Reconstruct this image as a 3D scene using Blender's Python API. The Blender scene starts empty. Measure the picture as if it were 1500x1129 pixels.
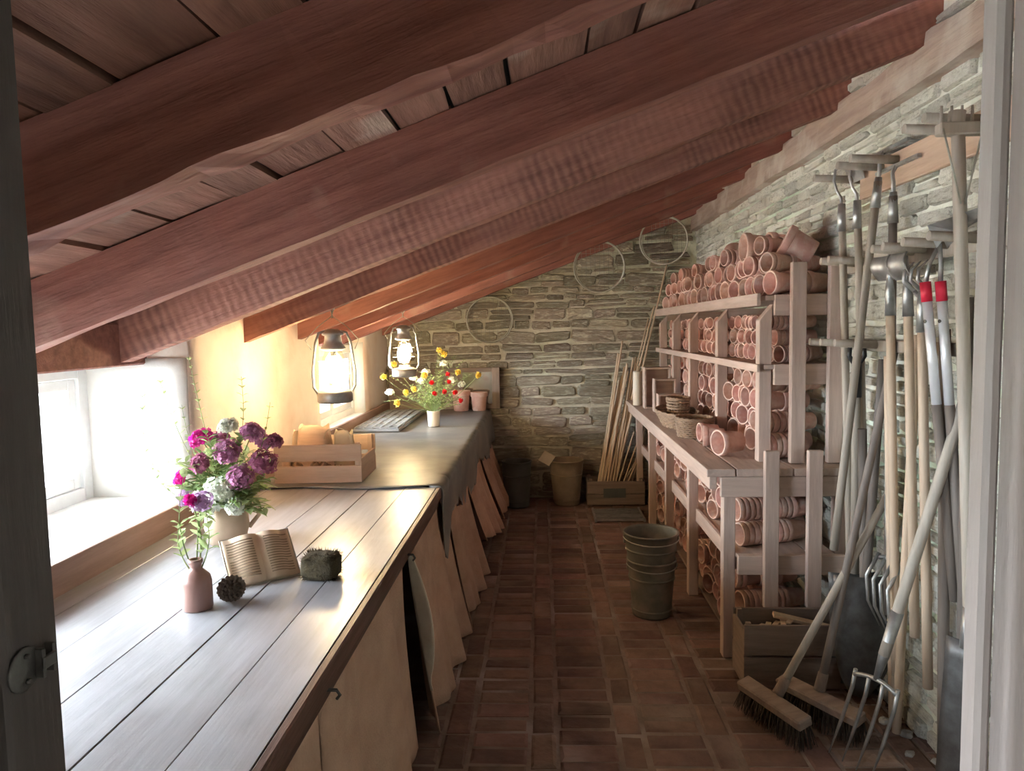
import bpy, bmesh, math, random
from mathutils import Matrix, Vector, noise

random.seed(11)
SC = bpy.context.scene
COL = SC.collection
PI = math.pi

# ------------------------------------------------------------------ camera
cam_d = bpy.data.cameras.new('camera')
cam_d.sensor_fit = 'HORIZONTAL'
cam_d.sensor_width = 36.0
cam_d.lens = 36.0 * 1050 / 1500
cam_d.clip_start = 0.02
cam = bpy.data.objects.new('camera', cam_d)
COL.objects.link(cam)
R3 = Matrix(((0.998988425, 0.015620071, 0.042167998),
             (0.040786442, 0.080150101, -0.995948004),
             (-0.018936548, 0.996660411, 0.079431936)))
cam.matrix_world = Matrix.Translation((0, 0, 1.55)) @ R3.to_4x4()
SC.camera = cam

# ------------------------------------------------------------------ sky
W = bpy.data.worlds.new('overcast_sky')
SC.world = W
W.use_nodes = True
bg = W.node_tree.nodes['Background']
bg.inputs[0].default_value = (0.80, 0.905, 1.0, 1)
bg.inputs[1].default_value = 22.0

def portal(name, loc, rot, sx, sy):
    d = bpy.data.lights.new(name, 'AREA')
    d.shape = 'RECTANGLE'; d.size = sx; d.size_y = sy
    d.cycles.is_portal = True
    o = bpy.data.objects.new(name, d); COL.objects.link(o)
    o.location = loc; o.rotation_euler = rot
portal('window_portal', (-1.93, 1.95, 1.18), (0, -PI/2, 0), .56, 1.74)
portal('window_portal', (-1.93, 5.06, 1.18), (0, -PI/2, 0), .56, 1.2)
portal('added_passage_portal', (-1.42, -.75, 1.3), (0, -PI/2, 0), .52, .62)  # sky sampling through the side opening of the added passage

SC.view_settings.view_transform = 'Standard'
SC.view_settings.look = 'None'
SC.view_settings.exposure = 1.95
SC.view_settings.gamma = 1
SC.view_settings.use_curve_mapping = False

# ------------------------------------------------------------------ materials
def new_mat(name):
    m = bpy.data.materials.new(name); m.use_nodes = True
    nt = m.node_tree
    return m, nt, nt.nodes['Principled BSDF']

def L(nt, a, b): nt.links.new(a, b)

def rgba(c): return (c[0], c[1], c[2], 1)

def mat(name, c1, c2=None, scale=6.0, stretch=(1, 1, 1), rough=.75, bump=.25, bscale=None,
        metal=0.0, vary=.18, detail=6, c3=None, c3_scale=2.0, c3_amt=(.5, .65), spec=.4, hue=0.0, wave=None, trans=0):
    """noise between two colours, with optional patches of a third, per-object tone and bump"""
    m, nt, p = new_mat(name)
    N = nt.nodes
    c2 = c2 or tuple(x*.7 for x in c1)
    tc = N.new('ShaderNodeTexCoord'); mp = N.new('ShaderNodeMapping')
    mp.inputs['Scale'].default_value = stretch
    oi = N.new('ShaderNodeObjectInfo')
    off = N.new('ShaderNodeVectorMath'); off.operation = 'SCALE'
    cmb = N.new('ShaderNodeCombineXYZ')
    L(nt, oi.outputs['Random'], cmb.inputs[0]); L(nt, oi.outputs['Random'], cmb.inputs[1])
    L(nt, cmb.outputs[0], off.inputs[0]); off.inputs['Scale'].default_value = 37.0
    add = N.new('ShaderNodeVectorMath'); add.operation = 'ADD'
    L(nt, tc.outputs['Object'], add.inputs[0]); L(nt, off.outputs[0], add.inputs[1])
    L(nt, add.outputs[0], mp.inputs['Vector'])
    n1 = N.new('ShaderNodeTexNoise'); n1.inputs['Scale'].default_value = scale; n1.inputs['Detail'].default_value = detail
    n1.inputs['Roughness'].default_value = .62
    L(nt, mp.outputs[0], n1.inputs['Vector'])
    r1 = N.new('ShaderNodeValToRGB')
    r1.color_ramp.elements[0].position = .33; r1.color_ramp.elements[1].position = .67
    r1.color_ramp.elements[0].color = rgba(c2); r1.color_ramp.elements[1].color = rgba(c1)
    L(nt, n1.outputs['Fac'], r1.inputs['Fac'])
    col = r1.outputs['Color']
    if c3:
        n3 = N.new('ShaderNodeTexNoise'); n3.inputs['Scale'].default_value = c3_scale; n3.inputs['Detail'].default_value = 5
        L(nt, add.outputs[0], n3.inputs['Vector'])
        mr = N.new('ShaderNodeMapRange'); mr.inputs[1].default_value = c3_amt[0]; mr.inputs[2].default_value = c3_amt[1]
        L(nt, n3.outputs['Fac'], mr.inputs[0])
        mx = N.new('ShaderNodeMixRGB'); L(nt, mr.outputs[0], mx.inputs[0]); L(nt, col, mx.inputs[1]); mx.inputs[2].default_value = rgba(c3)
        col = mx.outputs[0]
    if vary or hue:
        hs = N.new('ShaderNodeHueSaturation')
        mr2 = N.new('ShaderNodeMapRange'); mr2.inputs[3].default_value = 1-vary; mr2.inputs[4].default_value = 1+vary
        L(nt, oi.outputs['Random'], mr2.inputs[0]); L(nt, mr2.outputs[0], hs.inputs['Value']); L(nt, col, hs.inputs['Color'])
        if hue:
            mh = N.new('ShaderNodeMath'); mh.operation = 'MULTIPLY'; mh.inputs[1].default_value = 7.31
            fr = N.new('ShaderNodeMath'); fr.operation = 'FRACT'; mr3 = N.new('ShaderNodeMapRange')
            mr3.inputs[3].default_value = .5-hue; mr3.inputs[4].default_value = .5+hue
            L(nt, oi.outputs['Random'], mh.inputs[0]); L(nt, mh.outputs[0], fr.inputs[0]); L(nt, fr.outputs[0], mr3.inputs[0]); L(nt, mr3.outputs[0], hs.inputs['Hue'])
        col = hs.outputs['Color']
    L(nt, col, p.inputs['Base Color'])
    p.inputs['Roughness'].default_value = rough
    p.inputs['Metallic'].default_value = metal
    p.inputs['Specular IOR Level'].default_value = spec
    if bump:
        h = n1.outputs['Fac']
        if bscale:
            nb = N.new('ShaderNodeTexNoise'); nb.inputs['Scale'].default_value = bscale; nb.inputs['Detail'].default_value = 4
            L(nt, mp.outputs[0], nb.inputs['Vector']); h = nb.outputs['Fac']
        if wave:   # saw marks: ridges across one axis
            wv = N.new('ShaderNodeTexWave'); wv.bands_direction = wave[0]; wv.inputs['Scale'].default_value = wave[1]
            wv.inputs['Distortion'].default_value = 2.2; wv.inputs['Detail Scale'].default_value = 2.5
            L(nt, tc.outputs['Object'], wv.inputs['Vector'])
            ad = N.new('ShaderNodeMath'); ad.operation = 'MULTIPLY_ADD'; ad.inputs[1].default_value = .16
            L(nt, wv.outputs['Fac'], ad.inputs[0]); L(nt, h, ad.inputs[2]); h = ad.outputs[0]
            wm = N.new('ShaderNodeMixRGB'); wm.blend_type = 'MULTIPLY'; wm.inputs[0].default_value = .45
            n4 = N.new('ShaderNodeTexNoise'); n4.inputs['Scale'].default_value = 3.0; L(nt, tc.outputs['Object'], n4.inputs['Vector'])
            m4 = N.new('ShaderNodeMapRange'); m4.inputs[1].default_value = .42; m4.inputs[2].default_value = .62; m4.inputs[4].default_value = .38
            L(nt, n4.outputs['Fac'], m4.inputs[0]); L(nt, m4.outputs[0], wm.inputs[0])
            L(nt, col, wm.inputs[1]); L(nt, wv.outputs['Color'], wm.inputs[2]); L(nt, wm.outputs[0], p.inputs['Base Color'])
        b = N.new('ShaderNodeBump'); b.inputs['Strength'].default_value = bump; b.inputs['Distance'].default_value = .02
        L(nt, h, b.inputs['Height']); L(nt, b.outputs['Normal'], p.inputs['Normal'])
    if trans:   # thin petals and leaves let light through
        tl = N.new('ShaderNodeBsdfTranslucent'); ms = N.new('ShaderNodeMixShader'); ms.inputs[0].default_value = trans
        L(nt, col, tl.inputs[0]); L(nt, p.outputs[0], ms.inputs[1]); L(nt, tl.outputs[0], ms.inputs[2])
        L(nt, ms.outputs[0], N['Material Output'].inputs[0])
    return m

def wood(name, c1, c2=None, ax=0, rough=.7, bump=.25, vary=.15, **k):
    st = [14, 14, 14]; st[ax] = 1.3
    return mat(name, c1, c2, scale=2.2, stretch=tuple(st), rough=rough, bump=bump, vary=vary, **k)

def emit(name, c, s):
    m, nt, p = new_mat(name)
    p.inputs['Base Color'].default_value = rgba(c)
    p.inputs['Emission Color'].default_value = rgba(c); p.inputs['Emission Strength'].default_value = s
    return m

def glass(name, tint=(1, 1, 1), gloss=.9):
    m, nt, p = new_mat(name)
    N = nt.nodes
    t = N.new('ShaderNodeBsdfTransparent'); t.inputs[0].default_value = rgba(tint)
    g = N.new('ShaderNodeBsdfGlossy'); g.inputs['Roughness'].default_value = .03
    f = N.new('ShaderNodeFresnel'); f.inputs[0].default_value = 1.45
    mx = N.new('ShaderNodeMixShader')
    ml = N.new('ShaderNodeMath'); ml.operation = 'MULTIPLY'; ml.inputs[1].default_value = gloss; ml.use_clamp = True
    L(nt, f.outputs[0], ml.inputs[0]); L(nt, ml.outputs[0], mx.inputs[0]); L(nt, t.outputs[0], mx.inputs[1]); L(nt, g.outputs[0], mx.inputs[2])
    L(nt, mx.outputs[0], N['Material Output'].inputs[0])
    return m

M = {}
M['rafter'] = wood('rafter_wood', (.34, .135, .10), (.20, .075, .056), 0, .72, .35, c3=(.36, .21, .165), c3_scale=3.5, c3_amt=(.60, .75))
M['rafter_sawn'] = wood('sawn_rafter_wood', (.38, .175, .13), (.22, .095, .07), 0, .75, .4, wave=('X', 9))
M['board'] = wood('roof_board_wood', (.38, .19, .135), (.22, .105, .075), 1, .8, .4, vary=.22, c3=(.52, .38, .30), c3_scale=3.0, c3_amt=(.58, .72))
M['felt'] = mat('roof_underlay', (.03, .025, .022), rough=.9)
M['ledger'] = wood('ledger_wood', (.55, .43, .35), (.40, .29, .23), 1, .8, .4, c3=(.62, .54, .46), c3_scale=5)
M['plaster'] = mat('limewashed_plaster', (.86, .68, .57), (.75, .56, .46), scale=4, rough=.9, bump=.5, bscale=11, vary=0, c3=(.90, .79, .70), c3_scale=1.7, c3_amt=(.45, .62))
M['white_sill'] = mat('white_limewash', (.90, .89, .85), (.80, .78, .73), scale=5, rough=.85, bump=.3, vary=0)
M['mortar_back'] = mat('earthy_lime_mortar', (.70, .65, .52), (.52, .47, .36), scale=5, rough=.95, bump=.8, bscale=22, vary=0, c3=(.68, .69, .53), c3_scale=1.3, c3_amt=(.45, .62))
M['stone_back'] = mat('brown_slate_stone', (.56, .485, .37), (.38, .32, .24), scale=4, stretch=(1, 1, 3), rough=.85, bump=.8, bscale=14, vary=.3, hue=.02, c3=(.72, .68, .54), c3_scale=5, c3_amt=(.50, .66))
M['mortar_right'] = mat('limewash_mortar', (.84, .84, .74), (.72, .72, .62), scale=6, rough=.95, bump=.8, bscale=20, vary=0, c3=(.62, .74, .58), c3_scale=1.2, c3_amt=(.48, .62))
M['stone_right'] = mat('limewashed_stone', (.80, .79, .70), (.64, .62, .54), scale=6, stretch=(3, 1, 1), rough=.9, bump=.7, bscale=16, vary=.2, hue=.015, c3=(.46, .44, .36), c3_scale=6, c3_amt=(.55, .7))
M['front_stone'] = mat('front_wall_stone', (.40, .36, .30), rough=.9, bump=.6, bscale=12, vary=0)
M['grout'] = mat('dusty_floor_joint', (.30, .23, .195), (.19, .14, .115), scale=6, rough=.95, bump=.5, bscale=30, vary=0, c3=(.50, .45, .42), c3_scale=1.6, c3_amt=(.55, .72))
M['brick'] = mat('worn_red_brick', (.255, .155, .12), (.16, .095, .075), scale=7, rough=.72, bump=.5, bscale=24, vary=.32, hue=.012, c3=(.36, .27, .23), c3_scale=2.5, c3_amt=(.52, .72))
M['ground'] = mat('pale_yard_gravel', (.62, .60, .55), (.48, .46, .42), scale=20, rough=.95, bump=.3, vary=0)
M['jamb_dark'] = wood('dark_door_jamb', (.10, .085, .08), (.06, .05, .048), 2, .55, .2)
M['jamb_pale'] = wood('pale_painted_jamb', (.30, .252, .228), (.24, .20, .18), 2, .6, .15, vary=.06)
M['iron'] = mat('blackened_iron', (.16, .155, .15), (.09, .085, .08), scale=20, rough=.5, bump=.15, metal=.7)
M['window_paint'] = mat('white_window_paint', (.85, .85, .84), (.76, .76, .75), scale=8, rough=.5, bump=.1, vary=.04)
M['glass'] = glass('window_glass')
M['bench'] = wood('waxed_bench_plank', (.40, .40, .415), (.295, .285, .29), 1, .33, .07, vary=.07, spec=.75, c3=(.45, .455, .475), c3_scale=2.6, c3_amt=(.5, .7))
M['upstand'] = wood('bench_upstand_wood', (.38, .24, .19), (.26, .16, .125), 1, .5, .15)
M['fascia'] = wood('dark_bench_edge', (.15, .085, .066), (.085, .045, .036), 1, .4, .25)
M['curtain'] = mat('brown_hessian', (.58, .385, .28), (.48, .305, .215), scale=9, rough=.95, bump=.25, bscale=120, vary=.08)
M['lining'] = mat('cream_lining', (.82, .74, .62), (.68, .58, .46), scale=9, rough=.9, bump=.2, bscale=60, vary=.05)
M['sheet'] = mat('slate_rubber_sheet', (.235, .235, .225), (.17, .17, .16), scale=5, rough=.42, bump=.12, bscale=7, vary=0, spec=.5, c3=(.30, .27, .23), c3_scale=2.5, c3_amt=(.52, .7))
for a, k in enumerate('xyz'):
    M['rack_'+k] = wood('rack_timber_'+k, (.64, .50, .42), (.50, .375, .31), a, .75, .2, vary=.10)
    M['crate_'+k] = wood('pine_crate_slat_'+k, (.68, .50, .37), (.54, .375, .27), a, .7, .2, vary=.10)
    M['old_'+k] = wood('old_box_wood_'+k, (.34, .26, .21), (.22, .165, .135), a, .8, .3, vary=.15)
M['terracotta'] = mat('dusty_terracotta', (.74, .475, .39), (.63, .375, .30), scale=3.5, rough=.85, bump=.06, vary=.2, hue=.012, c3=(.82, .67, .59), c3_scale=2.5, c3_amt=(.5, .75))
M['terracotta_lip'] = mat('edge_lit_terracotta_lip', (.82, .62, .53), (.72, .50, .41), scale=5, rough=.9, bump=.05, vary=.12)  # lip painted paler, standing in for window light catching the rims
M['bucket'] = mat('weathered_galvanised_steel', (.235, .225, .185), (.15, .145, .115), scale=9, rough=.6, bump=.15, metal=.35, vary=.1, c3=(.33, .27, .21), c3_scale=6, c3_amt=(.52, .7))
M['bin'] = mat('ochre_tub', (.34, .27, .18), (.25, .195, .13), scale=9, rough=.7, bump=.15, vary=.05)
M['darktub'] = mat('dark_tub', (.12, .125, .115), (.085, .09, .08), scale=9, rough=.6, bump=.1, vary=.05)
M['paper'] = mat('cream_card', (.72, .63, .48), (.62, .53, .40), scale=8, rough=.9, bump=.05)
M['ash'] = wood('ash_handle', (.66, .52, .38), (.54, .41, .295), 2, .55, .1, vary=.10)
M['grey_handle'] = wood('weathered_handle', (.46, .41, .345), (.35, .305, .25), 2, .6, .15, vary=.15)
M['dark_handle'] = wood('dark_handle', (.25, .21, .18), (.17, .14, .12), 2, .6, .15, vary=.15)
M['steel'] = mat('worn_steel', (.50, .51, .50), (.34, .345, .34), scale=18, rough=.42, bump=.08, metal=.75, vary=.12)
M['dark_steel'] = mat('dark_steel', (.17, .17, .17), (.10, .095, .09), scale=18, rough=.5, bump=.1, metal=.6, vary=.12)
M['alu'] = mat('bright_aluminium', (.88, .89, .91), (.80, .81, .83), scale=12, rough=.30, bump=.02, metal=.3, vary=.03)
M['red_grip'] = mat('red_rubber_grip', (.72, .03, .07), (.60, .02, .05), scale=18, rough=.45, bump=.1, vary=.04)
M['black_plastic'] = mat('black_plastic', (.035, .035, .038), scale=12, rough=.4, bump=.05)
M['bristle'] = mat('stiff_dark_bristle', (.06, .045, .035), (.035, .028, .022), scale=60, rough=.8, bump=.3)
M['cane'] = wood('bamboo_cane', (.72, .57, .41), (.56, .42, .28), 2, .5, .1, vary=.2)
M['wicker'] = mat('wicker', (.40, .28, .19), (.26, .175, .115), scale=22, rough=.75, bump=.3, vary=.1)
M['riddle_wire'] = mat('pale_riddle_wire', (.58, .56, .46), (.44, .42, .34), scale=20, rough=.6, bump=.05, metal=.1)
M['wire'] = mat('dull_wire', (.46, .45, .38), (.33, .32, .27), scale=20, rough=.5, bump=.05, metal=.3)
M['brown_glaze'] = mat('stoneware_glaze', (.36, .20, .165), (.28, .15, .125), scale=6, rough=.35, bump=.05, vary=0, spec=.5)
M['jug'] = mat('tan_jug_glaze', (.55, .40, .28), (.45, .32, .22), scale=6, rough=.4, bump=.05, vary=0)
M['cup'] = mat('cream_enamel', (.80, .72, .60), (.72, .63, .50), scale=6, rough=.4, bump=.04, vary=0)
M['page'] = mat('aged_page', (.76, .58, .41), (.66, .49, .335), scale=5, rough=.9, bump=.08, vary=.03)
M['ink'] = mat('faded_ink', (.34, .24, .16), (.29, .20, .13), rough=.9, bump=0, vary=0)
M['cover'] = mat('cloth_book_cover', (.62, .56, .47), (.52, .46, .38), scale=30, rough=.8, bump=.1)
M['moss'] = mat('dark_moss', (.095, .070, .035), (.045, .034, .018), scale=40, rough=.95, bump=.6)
M['cone'] = mat('pine_cone', (.24, .185, .15), (.14, .105, .085), scale=30, rough=.8, bump=.2)
M['tray'] = mat('grey_seed_tray', (.36, .375, .39), (.28, .295, .31), scale=9, rough=.45, bump=.05)
M['stem'] = mat('plant_stem', (.26, .33, .13), (.19, .25, .09), scale=20, rough=.7, bump=.1, vary=.2)
M['leaf'] = mat('dull_green_leaf', (.30, .40, .17), (.21, .30, .115), scale=20, rough=.65, bump=.1, vary=.3, trans=.45)
M['leaf_pale'] = mat('pale_green_leaf', (.52, .60, .30), (.40, .48, .21), scale=20, rough=.65, bump=.1, vary=.25, trans=.45)
M['magenta'] = mat('magenta_petal', (.72, .02, .30), (.55, .015, .24), scale=30, rough=.6, bump=.1, vary=.1, trans=.45)
M['mauve'] = mat('mauve_petal', (.66, .31, .48), (.50, .20, .36), scale=30, rough=.7, bump=.1, vary=.15, trans=.45)
M['plum'] = mat('plum_petal', (.42, .14, .23), (.29, .085, .15), scale=30, rough=.7, bump=.1, vary=.15, trans=.45)
M['lilac'] = mat('lilac_petal', (.62, .42, .62), (.50, .32, .50), scale=30, rough=.7, bump=.1, vary=.1, trans=.45)
M['whitepetal'] = mat('white_petal', (.88, .88, .80), (.76, .78, .66), scale=30, rough=.7, bump=.1, vary=.06, trans=.45)
M['yellow'] = mat('yellow_petal', (.85, .68, .16), (.75, .55, .10), scale=30, rough=.7, bump=.1, vary=.1, trans=.45)
M['redpetal'] = mat('scarlet_petal', (.72, .015, .02), (.58, .01, .015), scale=30, rough=.6, bump=.1, vary=.1, trans=.45)
M['bulb'] = emit('lit_bulb', (1.0, .78, .46), 60)
M['globe'] = glass('lantern_glass', (1.0, .97, .90), .25)
M['mirror'] = mat('old_silvered_glass', (.55, .52, .46), (.40, .37, .32), scale=3, rough=.12, bump=.02, metal=.9, vary=0)
M['soil'] = mat('bulb_and_soil', (.36, .25, .17), (.22, .15, .10), scale=25, rough=.95, bump=.4)
M['rubble'] = mat('fallen_mortar', (.50, .47, .42), (.38, .35, .31), scale=12, rough=.95, bump=.5)

# ------------------------------------------------------------------ mesh helpers
class MB:
    def __init__(s): s.v = []; s.f = []; s.sm = []; s.mi = []
    def add(s, vs, fs, smooth=False, mi=0):
        b = len(s.v); s.v += [Vector(x) for x in vs]
        for f in fs: s.f.append([i+b for i in f]); s.sm.append(smooth); s.mi.append(mi)
        return s
    def box(s, x0, x1, y0, y1, z0, z1, mx=None, mi=0):
        vs = [Vector((x, y, z)) for z in (z0, z1) for y in (y0, y1) for x in (x0, x1)]
        if mx is not None: vs = [mx @ v for v in vs]
        return s.add(vs, [(0, 2, 3, 1), (4, 5, 7, 6), (0, 1, 5, 4), (2, 6, 7, 3), (0, 4, 6, 2), (1, 3, 7, 5)], mi=mi)
    def tube(s, pts, r, n=8, caps=True, smooth=True, closed=False, mi=0):
        pts = [Vector(p) for p in pts]
        m = len(pts)
        rr = list(r) if hasattr(r, '__len__') else [r]*m
        vs = []; up = None
        for i, p in enumerate(pts):
            if closed: t = pts[(i+1) % m]-pts[i-1]
            else: t = pts[min(i+1, m-1)]-pts[max(i-1, 0)]
            t.normalize()
            if up is None:
                up = Vector((0, 0, 1)) if abs(t.z) < .9 else Vector((1, 0, 0))
            a = t.cross(up)
            if a.length < 1e-6: a = t.cross(Vector((0, 1, 0)))
            a.normalize(); up = a.cross(t).normalized()
            for k in range(n):
                an = 2*PI*k/n
                vs.append(p+(a*math.cos(an)+up*math.sin(an))*rr[i])
        fs = []
        for i in range(m if closed else m-1):
            j = (i+1) % m
            for k in range(n):
                fs.append((i*n+k, i*n+(k+1) % n, j*n+(k+1) % n, j*n+k))
        s.add(vs, fs, smooth, mi)
        if caps and not closed:
            b = len(s.v)-len(vs)
            s.f.append([b+k for k in range(n)][::-1]); s.sm.append(False); s.mi.append(mi)
            s.f.append([b+(m-1)*n+k for k in range(n)]); s.sm.append(False); s.mi.append(mi)
        return s
    def lathe(s, prof, n=20, mx=None, smooth=True, mi=0, sy=1.0):
        vs = []; fs = []; m = len(prof)
        for r, z in prof:
            for k in range(n):
                a = 2*PI*k/n; vs.append(Vector((r*math.cos(a), r*sy*math.sin(a), z)))
        for i in range(m-1):
            for k in range(n):
                fs.append((i*n+k, i*n+(k+1) % n, (i+1)*n+(k+1) % n, (i+1)*n+k))
        if prof[0][0] > 1e-5: fs.append(tuple(range(n))[::-1])
        if prof[-1][0] > 1e-5: fs.append(tuple((m-1)*n+k for k in range(n)))
        if mx is not None: vs = [mx @ v for v in vs]
        return s.add(vs, fs, smooth, mi)
    def grid(s, fn, nu, nv, smooth=True, mi=0):
        vs = [Vector(fn(i/nu, j/nv)) for j in range(nv+1) for i in range(nu+1)]
        fs = [(j*(nu+1)+i, j*(nu+1)+i+1, (j+1)*(nu+1)+i+1, (j+1)*(nu+1)+i) for j in range(nv) for i in range(nu)]
        return s.add(vs, fs, smooth, mi)
    def blob(s, c, r, sc=(1, 1, 1), n=8, m=5, jit=0, mi=0):
        vs = []; fs = []; c = Vector(c)
        for j in range(m+1):
            th = PI*j/m
            for k in range(n):
                a = 2*PI*k/n; q = r*(1+random.uniform(-jit, jit))
                vs.append(c+Vector((q*sc[0]*math.sin(th)*math.cos(a), q*sc[1]*math.sin(th)*math.sin(a), q*sc[2]*math.cos(th))))
        for j in range(m):
            for k in range(n): fs.append((j*n+k, (j+1)*n+k, (j+1)*n+(k+1) % n, j*n+(k+1) % n))
        return s.add(vs, fs, True, mi)
    def xf(s, mx): s.v = [mx @ v for v in s.v]; return s
    def build(s, name, m, parent=None, origin=None, bevel=0.0, solid=0.0, **tags):
        me = bpy.data.meshes.new(name)
        o = bpy.data.objects.new(name, me); COL.objects.link(o)
        if parent is not None:
            o.parent = parent; org = wloc(parent)
        else: org = Vector((0, 0, 0))
        loc = Vector(origin) if origin is not None else None
        if loc is not None:
            o.location = loc-org; org = loc
        me.from_pydata([tuple(v-org) for v in s.v], [], s.f)
        ms = m if isinstance(m, (list, tuple)) else [m]
        for x in ms: me.materials.append(M[x] if isinstance(x, str) else x)
        me.polygons.foreach_set('use_smooth', s.sm); me.polygons.foreach_set('material_index', s.mi)
        me.validate(); me.update()
        bm = bmesh.new(); bm.from_mesh(me); bmesh.ops.remove_doubles(bm, verts=bm.verts, dist=1e-5)
        bmesh.ops.recalc_face_normals(bm, faces=bm.faces); bm.to_mesh(me); bm.free()
        if solid:
            md = o.modifiers.new('thickness', 'SOLIDIFY'); md.thickness = solid; md.offset = 0
        if bevel:
            md = o.modifiers.new('bevel', 'BEVEL'); md.width = bevel; md.segments = 1; md.limit_method = 'ANGLE'
        tag(o, **tags)
        return o

def wloc(o):
    v = Vector((0, 0, 0))
    while o is not None: v += o.location; o = o.parent
    return v

def tag(o, label=None, cat=None, group=None, kind=None):
    if label: o['label'] = label
    if cat: o['category'] = cat
    if group: o['group'] = group
    if kind: o['kind'] = kind
    return o

def thing(name, label, cat, loc=(0, 0, 0), group=None):
    o = bpy.data.objects.new(name, None); COL.objects.link(o); o.location = loc
    o.empty_display_size = .05
    return tag(o, label, cat, group)

def copy_tree(o, parent=None):
    c = o.copy(); COL.objects.link(c); c.parent = parent
    for ch in o.children: copy_tree(ch, c)
    return c

def bar(p0, p1, w, h, up=(0, 0, 1)):
    """matrix-box along p0-p1 with section w x h"""
    p0 = Vector(p0); p1 = Vector(p1); t = p1-p0; l = t.length; t.normalize()
    a = t.cross(Vector(up)); a.normalize(); b = a.cross(t)
    mx = Matrix.Translation(p0) @ Matrix((t, a, b)).transposed().to_4x4()
    return MB().box(0, l, -w/2, w/2, -h/2, h/2, mx)

def zr(x): return 2.015+.36*x          # underside of the rafters
TH = math.atan(.36)
XL, XR, YB = -1.41, 1.40, 6.5

# ================================================================== SETTING
# ---- yard outside
MB().box(-30, 30, -30, 40, -.25, -.12).build('ground', 'ground', kind='structure', label='pale gravel yard outside the shed')

# ---- floor: joints recessed, bricks proud
floor = MB().box(-1.9, 1.9, .45, 6.9, -.12, -.006).build('floor', 'grout', kind='structure', label='worn red brick floor with dusty joints')
def brick_mesh(seed, lx, ly):
    rnd = random.Random(seed)
    mb = MB(); c = .006; h = 0
    j = lambda: rnd.uniform(-.003, .003)
    lo = [(-lx, -ly), (lx, -ly), (lx, ly), (-lx, ly)]
    vs = [(x+j(), y+j(), -.05) for x, y in lo]+[(x+j(), y+j(), -.006) for x, y in lo]+[(x*(1-c/lx*2)+j(), y*(1-c/ly*2)+j(), rnd.uniform(-.002, .003)) for x, y in lo]
    fs = [(8, 9, 10, 11)]
    for a in (0, 4):
        for k in range(4): fs.append((a+k, a+(k+1) % 4, a+4+(k+1) % 4, a+4+k))
    mb.add(vs, fs)
    me = bpy.data.meshes.new('brick')
    me.from_pydata([tuple(v) for v in mb.v], [], mb.f); me.materials.append(M['brick']); me.update()
    return me
across = [brick_mesh(i, .105, .046) for i in range(5)]
along = [brick_mesh(i+9, .046, .105) for i in range(5)]
spots = []
x = -.62
while x < 1.55:
    y = .7+random.uniform(0, .05)
    while y < 6.45:
        spots.append((x+.11, y, 0)); y += .104
    y = .75
    while y < 6.45:
        spots.append((x+.274, y, 1)); y += .222
    x += .33
vis = lambda s: (s[0] > -.45 and s[1] > 2.0 and s[0] < 1.4 and not (s[0] > .95 and s[1] > 3.3))
first = sorted([s for s in spots if vis(s)], key=lambda s: s[1])[:300]
fs_ = set(first)
rest = MB()
rb = random.Random(5)
for s in spots:
    me = rb.choice(along if s[2] else across)
    rz = rb.uniform(-.02, .02); dz = rb.uniform(-.004, .003)
    if s in fs_:
        o = bpy.data.objects.new('brick', me); COL.objects.link(o); o.parent = floor
        o.location = (s[0], s[1], dz); o.rotation_euler = (rb.uniform(-.01, .01), rb.uniform(-.01, .01), rz)
    else:
        mx = Matrix.Translation((s[0], s[1], dz)) @ Matrix.Rotation(rz, 4, 'Z')
        rest.add([mx @ v.co for v in me.vertices], [list(p.vertices) for p in me.polygons])
rest.build('brick_paving', 'brick', floor, kind='stuff')

# ---- stone walls
def stone_mesh(seed, m):
    rnd = random.Random(seed); mb = MB()
    n = 8; base = [(-.5, -.34), (-.43, -.5), (.42, -.5), (.5, -.34), (.5, .34), (.42, .5), (-.42, .5), (-.5, .34)]
    o = [(x+rnd.uniform(-.05, .05), z+rnd.uniform(-.10, .10)) for x, z in base]
    i = [(x*.92+rnd.uniform(-.03, .03), z*.84+rnd.uniform(-.05, .05)) for x, z in o]
    vs = [(x, .5, z) for x, z in o]+[(x, -.2+rnd.uniform(-.1, .1), z) for x, z in o]+[(x, -.5+rnd.uniform(-.15, .15), z) for x, z in i]+[(rnd.uniform(-.1, .1), -.55, rnd.uniform(-.1, .1))]
    fs = []
    for a in (0, 8):
        for k in range(n): fs.append((a+k, a+8+k, a+8+(k+1) % n, a+(k+1) % n))
    for k in range(n): fs.append((16+k, 24, 16+(k+1) % n))
    me = bpy.data.meshes.new('stone')
    me.from_pydata(vs, [], fs); me.materials.append(M[m]); me.update()
    return me

def courses(u0, u1, z0, ztop, hs, ws, seed, keep):
    rnd = random.Random(seed); out = []; z = z0
    while z < ztop:
        h = rnd.uniform(*hs)
        u = u0+rnd.uniform(-.1, 0)
        while u < u1:
            w = rnd.uniform(*ws)*(.7+h*4)
            k = rnd.random()
            if k < .18 and h > .07:   # two thin stones one on the other
                for q in (0, 1): out.append((u+w/2, z+h*(.25+.5*q), w-.012, h*.5-.01))
            else:
                out.append((u+w/2+rnd.uniform(-.006, .006), z+h/2+rnd.uniform(-.008, .008), w-rnd.uniform(.008, .02), h*rnd.uniform(.82, 1.0)-.008))
            u += w
        z += h
    return [s for s in out if keep(*s)]

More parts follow.
